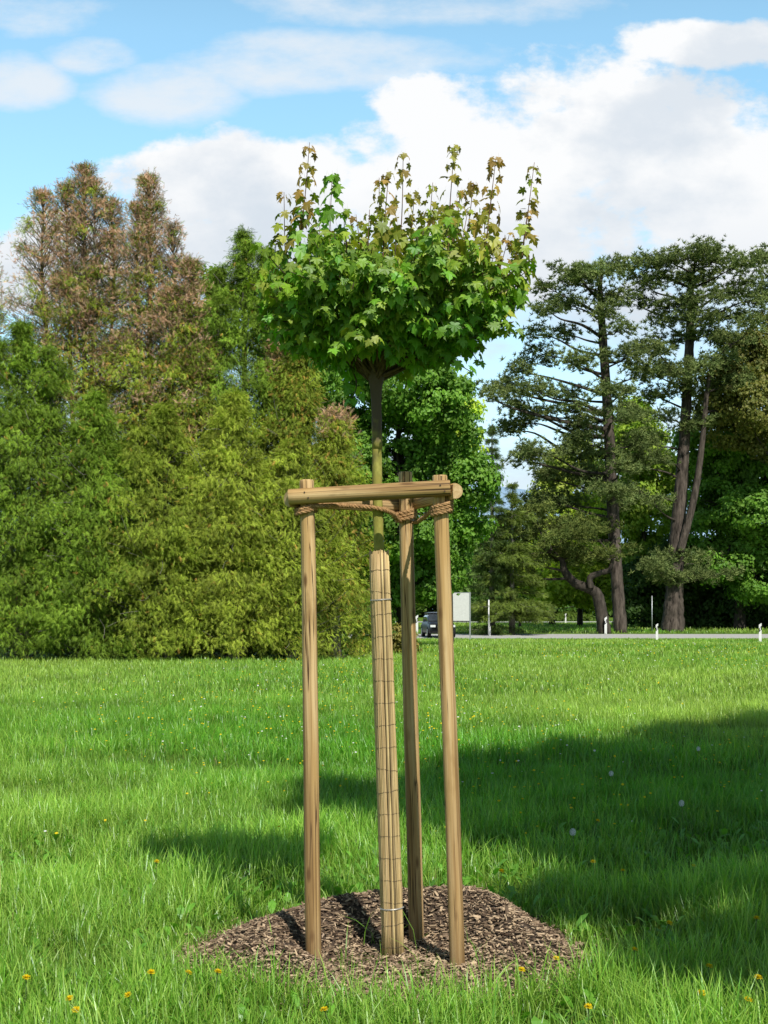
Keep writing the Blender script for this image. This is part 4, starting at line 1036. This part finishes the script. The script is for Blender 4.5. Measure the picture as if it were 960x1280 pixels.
# ------------------------------------------------------------------ tree behind the photographer's right shoulder (casts the meadow shade)
hC = 9.5
segA, segB = np.array([0.0, 6.75]), np.array([-1.6, 10.6])
bl = []
def try_clump(sx_, sy_, r, hh_):
    t = np.clip(np.dot(np.array([sx_, sy_]) - segA, segB - segA) / np.dot(segB - segA, segB - segA), 0, 1)
    dist = np.linalg.norm(np.array([sx_, sy_]) - (segA + (segB - segA) * t))
    if dist < .88 + .15 * t + r: return
    cx = sx_ + to_sun[0] / to_sun[2] * hh_; cy = sy_ + to_sun[1] / to_sun[2] * hh_
    if cy > 0 and hh_ - .6 < EYE + .45 * cy and abs(cx) < .31 * cy + 1: return
    bl.append(((cx, cy, hh_), r, r * .6))
yb = lambda x: 13.0 + 1.36 * (x + .6)        # far boundary of the shade on the ground
for sx_ in np.arange(-.2, 13, .72):
    for sy_ in np.arange(9.3, 27, .8):
        r = .62 + .25 * rng.random(); x_ = sx_ + rng.normal(0, .2); y_ = sy_ + rng.normal(0, .2)
        if y_ + r * .8 > yb(x_): continue
        if y_ < 9.2 + .02 * x_: continue
        if rng.random() < .03: continue
        try_clump(x_, y_, r, hC + rng.normal(0, .6))
for sx_ in np.arange(-2.2, 3.6, .62):
    for sy_ in np.arange(4.6, 9.2, .62):
        x_ = sx_ + rng.normal(0, .2); y_ = sy_ + rng.normal(0, .15)
        if y_ > 5.75 and x_ < .95: continue
        if rng.random() < (.50 if y_ > 6.3 else .88): continue
        try_clump(x_, y_, .30 + .16 * rng.random(), hC + rng.normal(0, .5))
broadleaf('shade_tree', 'large broadleaf tree beside the photographer whose crown shades the right of the meadow', [np.array([8.2, 3.2, -.1]), np.array([8.1, 3.2, 3.5]), np.array([7.6, 3.4, 7.0]), np.array([7.0, 4.0, 9.0])], .38, bl, deep, .21, 110, clump=.42, outlying=.03)

# ------------------------------------------------------------------ dandelions
M['stem'] = surf('flower_stem', (.10, .17, .05), (.16, .22, .08), (60, 60, 60), .7, 0)
M['fluff'] = foliage('seed_fluff', .5, 0, .5, .05, 30, tcol=(1, 1, 1))
def dandelion_parts(seed):
    r_ = np.random.default_rng(seed); h = 1.0
    st_ = MB(); tube(st_, curve([(0, 0, 0), (.01, .005, .1), (0, 0, .2)], 8), [.0028] * 4 + [.0024] * 4 if False else .0026, 6)
    hd = MB()
    for ring, (n, r, el) in enumerate(((22, .021, .10), (18, .017, .45), (12, .011, .9))):
        for k in range(n):
            a = 2 * math.pi * k / n + r_.normal(0, .1); e = el + r_.normal(0, .08); L_ = r * (.9 + .2 * r_.random())
            d = np.array([math.cos(a) * math.cos(e), math.sin(a) * math.cos(e), math.sin(e)]); s_ = np.array([-math.sin(a), math.cos(a), 0]) * .0021
            b0 = np.array([0, 0, .2]); hd.add([b0 - s_ * .4, b0 + s_ * .4, b0 + d * L_ + s_, b0 + d * L_ - s_], [[0, 1, 2, 3]], (.80, .56 + .06 * r_.random(), .015))
    cx = MB(); tube(cx, [(0, 0, .188), (0, 0, .194), (0, 0, .2)], [.003, .006, .007], 8)
    return st_, hd, cx
def make_dandelion():
    root = empty('dandelion', (0, 0, 0)); a, b, c = dandelion_parts(5)
    a.build('stem', M['stem'], root, smooth=True); b.build('flower_head', M['petal'], root); c.build('calyx', M['stem'], root, smooth=True); return root
def copy_tree(o, parent=None):
    c = o.copy(); col.objects.link(c); c.parent = parent
    for ch in list(o.children): copy_tree(ch, c)
    return c
dl_ = [(25, 1217, 'yellow dandelion at the left edge of the near grass'), (100, 1240, 'upper of two close dandelions in the lower left grass'), (94, 1250, 'lower of two close dandelions in the lower left grass'),
       (178, 1233, 'dandelion left of the front left edge of the mulch'), (185, 1211, 'small dandelion touching the left tip of the mulch mound'), (208, 1211, 'yellow dandelion growing at the left rim of the mulch'),
       (259, 1213, 'dandelion standing over the left part of the mulch'), (418, 1258, 'dandelion at the bottom edge below the mulch mound'), (645, 1207, 'large dandelion at the front right rim of the mulch'),
       (688, 1194, 'small dandelion on the right rim of the mulch mound'), (732, 1252, 'dandelion low in the grass right below the mulch'), (785, 1277, 'dandelion cut by the bottom edge of the photo'),
       (740, 1073, 'orange yellow dandelion cluster bloom in the shaded grass'), (778, 1088, 'yellow dandelion just right of the shaded bloom'), (862, 1080, 'half open dandelion in the shaded grass on the right'),
       (811, 1142, 'flat open dandelion right of the mulch mound'), (786, 1186, 'dandelion beside a pale stick right of the mulch'), (938, 1145, 'bright dandelion near the right edge of the photo'),
       (878, 1204, 'dandelion left of the big ragged bloom at lower right'), (938, 1216, 'big ragged dandelion bloom at lower right'), (920, 1242, 'wide dandelion bloom below the big ragged one'), (865, 1228, 'small dim dandelion low in the lower right grass'),
       (672, 980, 'dandelion in the middle of the dark tree shadow'), (734, 1022, 'small dandelion near a white seed head in the shade'), (192, 1075, 'single dandelion in sunlit grass left of the maple shadow'), (620, 1085, 'small dandelion behind the right side of the mulch')]
d0 = make_dandelion()
for k, (px, py, lab) in enumerate(dl_):
    o = d0 if k == 0 else copy_tree(d0)
    h = .16 + .07 * rng.random(); Yd = (EYE - h) * F / (py - HZ); s = h / .2
    o.location = ((px - 480) * Yd / F, Yd, 0); o.rotation_euler = (rng.normal(.25, .12), rng.normal(0, .15), rng.random() * .5)
    o.scale = (.8, .8, s)
    tag(o, lab, 'dandelion', 'yellow dandelions in the near grass')
def make_clock():
    root = empty('dandelion_clock', (0, 0, 0)); a, b, c = dandelion_parts(5); a.build('stem', M['stem'], root, smooth=True)
    g_ = MB(); cen = np.array([0, 0, .215])
    for k in range(260):
        d = norm(rng.normal(size=3)); e = cen + d * .023
        for q in range(3):
            s_ = norm(np.cross(d, rng.normal(size=3))) * .0055; s2 = norm(np.cross(d, s_)) * .0006; g_.add([e - s_ + s2, e - s_ - s2, e + s_ + d * .002], [[0, 1, 2]], (.75, .76, .76))
    g_.build('seed_head', M['fluff'], root); return root
c0 = make_clock()
for k, (px, py, lab) in enumerate([(716, 1040, 'white seed head nearest the camera in the tree shadow'), (764, 967, 'white seed head in the middle of the dark shadow'), (873, 936, 'white seed head farthest right in the dark shadow'), (852, 1004, 'faint seed head low in the shadowed grass')]):
    o = c0 if k == 0 else copy_tree(c0); h = .22; Yd = (EYE - h) * F / (py - HZ)
    o.location = ((px - 480) * Yd / F, Yd, 0); o.scale = (.85, .85, h / .215); tag(o, lab, 'dandelion', 'dandelion seed heads in the shaded grass')
# tiny meadow flowers
n = 3600; Yf = 9 + 60 * rng.random(n) ** 1.2; Xf = (rng.random(n) * 2 - 1) * (.2743 * Yf + 1)
pr = np.clip(.35 + .45 * gn_big(Xf * 1.3 + 9, Yf), .06, 1); k = (rng.random(n) < pr) & ((Yf < 46) | (Xf / Yf > -.02)); Xf, Yf = Xf[k], Yf[k]; n = len(Xf)
wh = rng.random(n) < .18
cf = np.where(wh[:, None], np.array([.8, .8, .78]), np.array([.80, .62, .03]))
fv = np.array([[math.cos(a), math.sin(a), 0.15] for a in np.linspace(0, 2 * math.pi, 6, endpoint=False)] + [[0, 0, -.25]]); ft = np.array([[k, (k + 1) % 6, 6] for k in range(6)])
g = MB(); scatter(g, fv, ft, np.stack([Xf, Yf, gz(Xf, Yf) + .17 + .07 * rng.random(n)], -1), basis(np.tile([0, 1.0, .3], (n, 1)) + rng.normal(0, .3, (n, 3)), np.tile([0, -.5, 1.0], (n, 1))), (.007 + .00026 * Yf) * (.7 + .6 * rng.random(n)), cf)
tag(g.build('meadow_flowers', M['petal']), 'tiny yellow and white flowers sprinkled through the meadow', 'flowers', kind='stuff')
# broad leaves low in the grass
n = 2600; Yf = 4.4 + 6 * rng.random(n); Xf = (rng.random(n) * 2 - 1) * (.2743 * Yf + .6); k = mul_r(Xf, Yf) > 1.0; Xf, Yf = Xf[k], Yf[k]; n = len(Xf)
a = rng.random(n) * 6.283
g = MB(); scatter(g, np.array([[0, 0, 0], [.16, .35, .08], [.20, .7, .10], [0, 1, 0], [-.2, .7, .10], [-.16, .35, .08]]), np.array([[0, 1, 5], [1, 2, 4], [1, 4, 5], [2, 3, 4]]),
                  np.stack([Xf, Yf, .01 + .05 * rng.random(n)], -1), basis(np.stack([np.cos(a), np.sin(a), .25 + .8 * rng.random(n)], -1), np.tile([0, 0, 1.0], (n, 1))), .05 + .07 * rng.random(n), np.array([.07, .17, .02]) * (.7 + .6 * rng.random((n, 1))))
tag(g.build('broad_weeds', M['grass']), 'low broad leaved weeds between the grass blades', 'weeds', kind='stuff')

# ------------------------------------------------------------------ guide posts, pole, sign
M['white_paint'] = surf('white_plastic', (.72, .72, .71), (.82, .82, .81), (8, 8, 8), .5, 0)
M['black_paint'] = surf('black_band', (.015, .015, .016), (.03, .03, .03), (8, 8, 8), .5, 0)
M['metal'] = surf('galvanised_pole', (.42, .44, .46), (.58, .6, .62), (8, 8, 8), .45, 0, metallic=.5)
M['reflector'] = surf('reflector', (.6, .6, .62), (.8, .8, .8), (30, 30, 30), .2, 0)
def make_guide():
    root = empty('guide_post', (0, 0, 0))
    def prism(z0, z1, slant0=0, slant1=0, e=0.0):
        g_ = MB(); pr_ = [(-.06 - e, -.04 - e), (.06 + e, -.04 - e), (.035 + e, .05 + e), (-.035 - e, .05 + e)]
        lo = [(x, y, z0 + slant0 * x) for x, y in pr_]; hi = [(x, y, z1 + slant1 * x) for x, y in pr_]
        g_.add(lo + hi, [[3, 2, 1, 0], [4, 5, 6, 7], [0, 1, 5, 4], [1, 2, 6, 5], [2, 3, 7, 6], [3, 0, 4, 7]]); return g_
    prism(-.05, 1.0, 0, .9).build('body', M['white_paint'], root); prism(.62, .84, 1.2, 1.2, .003).build('band', M['black_paint'], root)
    g_ = MB(); box(g_, (-.022, -.052, .66), (.022, -.044, .82)); g_.build('reflector', M['reflector'], root)
    return root
g0 = make_guide()
for k, (px, Yg, s, lab) in enumerate([(612, 98, 1.0, 'white guide post at the foot of the thin pole'), (757, 102.4, 1.2, 'white guide post in front of the straight pine trunk'), (821, 88.5, 1.0, 'white guide post below the thick pine trunk'), (950, 81, 1.06, 'rightmost and nearest white guide post'),
                                   (707, 154, 1.0, 'tiny white guide post beside the far road'), (521, 104, 1.3, 'white guide post left of the dark car'), (531, 112, 1.2, 'thin white post just behind the dark car')]):
    o = g0 if k == 0 else copy_tree(g0); x_ = (px - 480) * Yg / F; o.location = (x_, Yg, float(gz(x_, Yg))); o.scale = (s * 1.25, s * 1.25, s)
    tag(o, lab, 'guide post', 'black and white guide posts along the roads')
def simple_pole(px, Y, top_py, r, lab, mat='metal', name='thin_pole'):
    b = base_at(px, Y); t = at(px, top_py, Y); root = empty(name, b, lab, 'pole')
    g_ = MB(); tube(g_, [b, t], [r, r], 10); g_.build('shaft', M[mat], root, smooth=True)
    g_ = MB(); tube(g_, [t, t + [0, 0, .02]], [r * 1.15, r * .6], 10); g_.build('cap', M[mat], root)
simple_pole(611, 97.5, 750, .05, 'tall thin white pole standing beside a guide post', 'white_paint')
simple_pole(746, 104, 752, .035, 'thin grey pole left of the crooked trunk')
simple_pole(815, 107, 745, .035, 'thin grey pole between the two big pine trunks')
Ys = 88; sb = (np.array([(576 - 480) * Ys / F, Ys, float(gz(0, Ys))]))
sg = empty('sign_board', sb, 'large blank white sign board partly hidden by the right post', 'sign', rz=math.radians(-18))
def sgbox(lo, hi, name, mat):
    g_ = MB(); box(g_, lo, hi); o = g_.build(name, M[mat], None, (0, 0, 0)); o.parent = sg; o.location = (0, 0, 0)
zt = EYE - (741 - HZ) * Ys / F; zb = EYE - (776 - HZ) * Ys / F
sgbox((-.62, -.02, zb), (.56, .02, zt), 'panel', 'white_paint')
for x_ in (-.66, .60): sgbox((x_ - .035, -.035, -.1), (x_ + .035, .035, zt + .03), 'post', 'metal')
sgbox((-.66, -.03, zb - .06), (.60, .03, zb), 'rail', 'black_paint')
sgbox((-.66, -.03, zt), (.60, .03, zt + .03), 'rail', 'metal')

# ------------------------------------------------------------------ car
M['car'] = surf('black_car_paint', (.012, .013, .016), (.02, .021, .025), (3, 3, 3), .38, 0, spec=.35)
M['glass'] = surf('car_glass', (.02, .025, .03), (.05, .06, .07), (2, 2, 2), .08, 0, spec=.8)
M['tyre'] = surf('tyre', (.012, .012, .012), (.025, .025, .025), (20, 20, 20), .85, 0)
M['lamp'] = surf('headlamp', (.65, .68, .7), (.85, .87, .9), (20, 20, 20), .15, 0, spec=.8)
M['rim'] = surf('alloy', (.35, .35, .36), (.5, .5, .5), (10, 10, 10), .35, 0, metallic=.7)
xc, Yc = (547.5 - 480) * 95 / F, 95
car = empty('parked_car', (xc, Yc, float(gz(xc, Yc)) + .012), 'dark suv on the road seen from the front, half hidden by the right post', 'car', rz=math.radians(6))
def carpart(name, mat, fn, smooth=False, parent=None, lab=None):
    g_ = MB(); fn(g_); o = g_.build(name, M[mat], None, (0, 0, 0), smooth); o.parent = parent or car; o.location = (0, 0, 0)
    return o
def loft(sections):
    """sections: list of (y, halfwidth_bottom, halfwidth_top, z0, z1)"""
    def f(g_):
        n = 12; V = []
        for (y, wb, wt, z0, z1) in sections:
            for (x, z) in ((-wb * .93, z0), (-wb, z0 + .12), (-wb, z0 + (z1 - z0) * .62), (-wt * .985, z1 - .07), (-wt * .93, z1 - .015), (-wt * .5, z1), (wt * .5, z1), (wt * .93, z1 - .015), (wt * .985, z1 - .07), (wb, z0 + (z1 - z0) * .62), (wb, z0 + .12), (wb * .93, z0)):
                V.append((x, y, z))
        m_ = len(sections); i, j = np.meshgrid(np.arange(m_ - 1), np.arange(n), indexing='ij'); q = i * n + j; q2 = i * n + (j + 1) % n
        b = g_.addv(V); g_.f.setdefault(4, []).append((np.stack([q, q2, q2 + n, q + n], -1).reshape(-1, 4) + b).astype(np.int32))
        g_.addf([[b + k for k in range(n)], [b + (m_ - 1) * n + k for k in range(n)][::-1]])
    return f
carpart('body', 'car', loft([(-2.25, .72, .68, .35, .78), (-2.15, .86, .80, .26, .90), (-1.6, .92, .84, .24, 1.00), (-.85, .92, .86, .24, 1.06), (.9, .92, .86, .24, 1.08), (1.9, .91, .84, .26, 1.06), (2.2, .84, .78, .34, .98)]), True)
carpart('roof', 'car', loft([(-.35, .74, .62, 1.50, 1.62), (.2, .75, .64, 1.54, 1.70), (1.3, .74, .62, 1.52, 1.68), (1.85, .70, .58, 1.44, 1.60)]), True)
carpart('windscreen', 'glass', lambda g_: g_.add([(-.78, -.98, 1.06), (.78, -.98, 1.06), (.66, -.32, 1.56), (-.66, -.32, 1.56)], [[0, 1, 2, 3]]))
carpart('cabin', 'glass', loft([(-.93, .80, .78, 1.00, 1.09), (-.30, .80, .68, 1.0, 1.54), (.3, .80, .68, 1.0, 1.6), (1.4, .80, .68, 1.0, 1.58), (2.0, .78, .66, 1.0, 1.3)]))
for s in (-1, 1):
    carpart('headlight', 'lamp', lambda g_: box(g_, (s * .66 - .17, -2.26, .68), (s * .66 + .17, -2.12, .83)))
    m_ = carpart('mirror', 'car', lambda g_: box(g_, (s * 1.0 - .11, -.80, 1.04), (s * 1.0 + .11, -.66, 1.20)))
    for y_ in (-1.42, 1.42):
        wv = carpart('wheel', 'tyre', lambda g_: tube(g_, [(s * .70, y_, .35), (s * .72, y_, .35), (s * .92, y_, .35), (s * .935, y_, .35)], [.33, .36, .36, .33], 24))
        rm_ = MB(); tube(rm_, [(s * .936, y_, .35), (s * .945, y_, .35)], [.23, .21], 16); o = rm_.build('rim', M['rim'], None, (0, 0, 0)); o.parent = wv
carpart('grille', 'tyre', lambda g_: box(g_, (-.42, -2.275, .56), (.42, -2.2, .80)))
carpart('number_plate', 'white_paint', lambda g_: box(g_, (-.26, -2.30, .42), (.26, -2.278, .53)))
carpart('bumper', 'tyre', lambda g_: box(g_, (-.74, -2.272, .27), (.74, -2.15, .40)))
for o in list(bpy.data.objects):
    if '_o' in o: del o['_o']
print('done build')
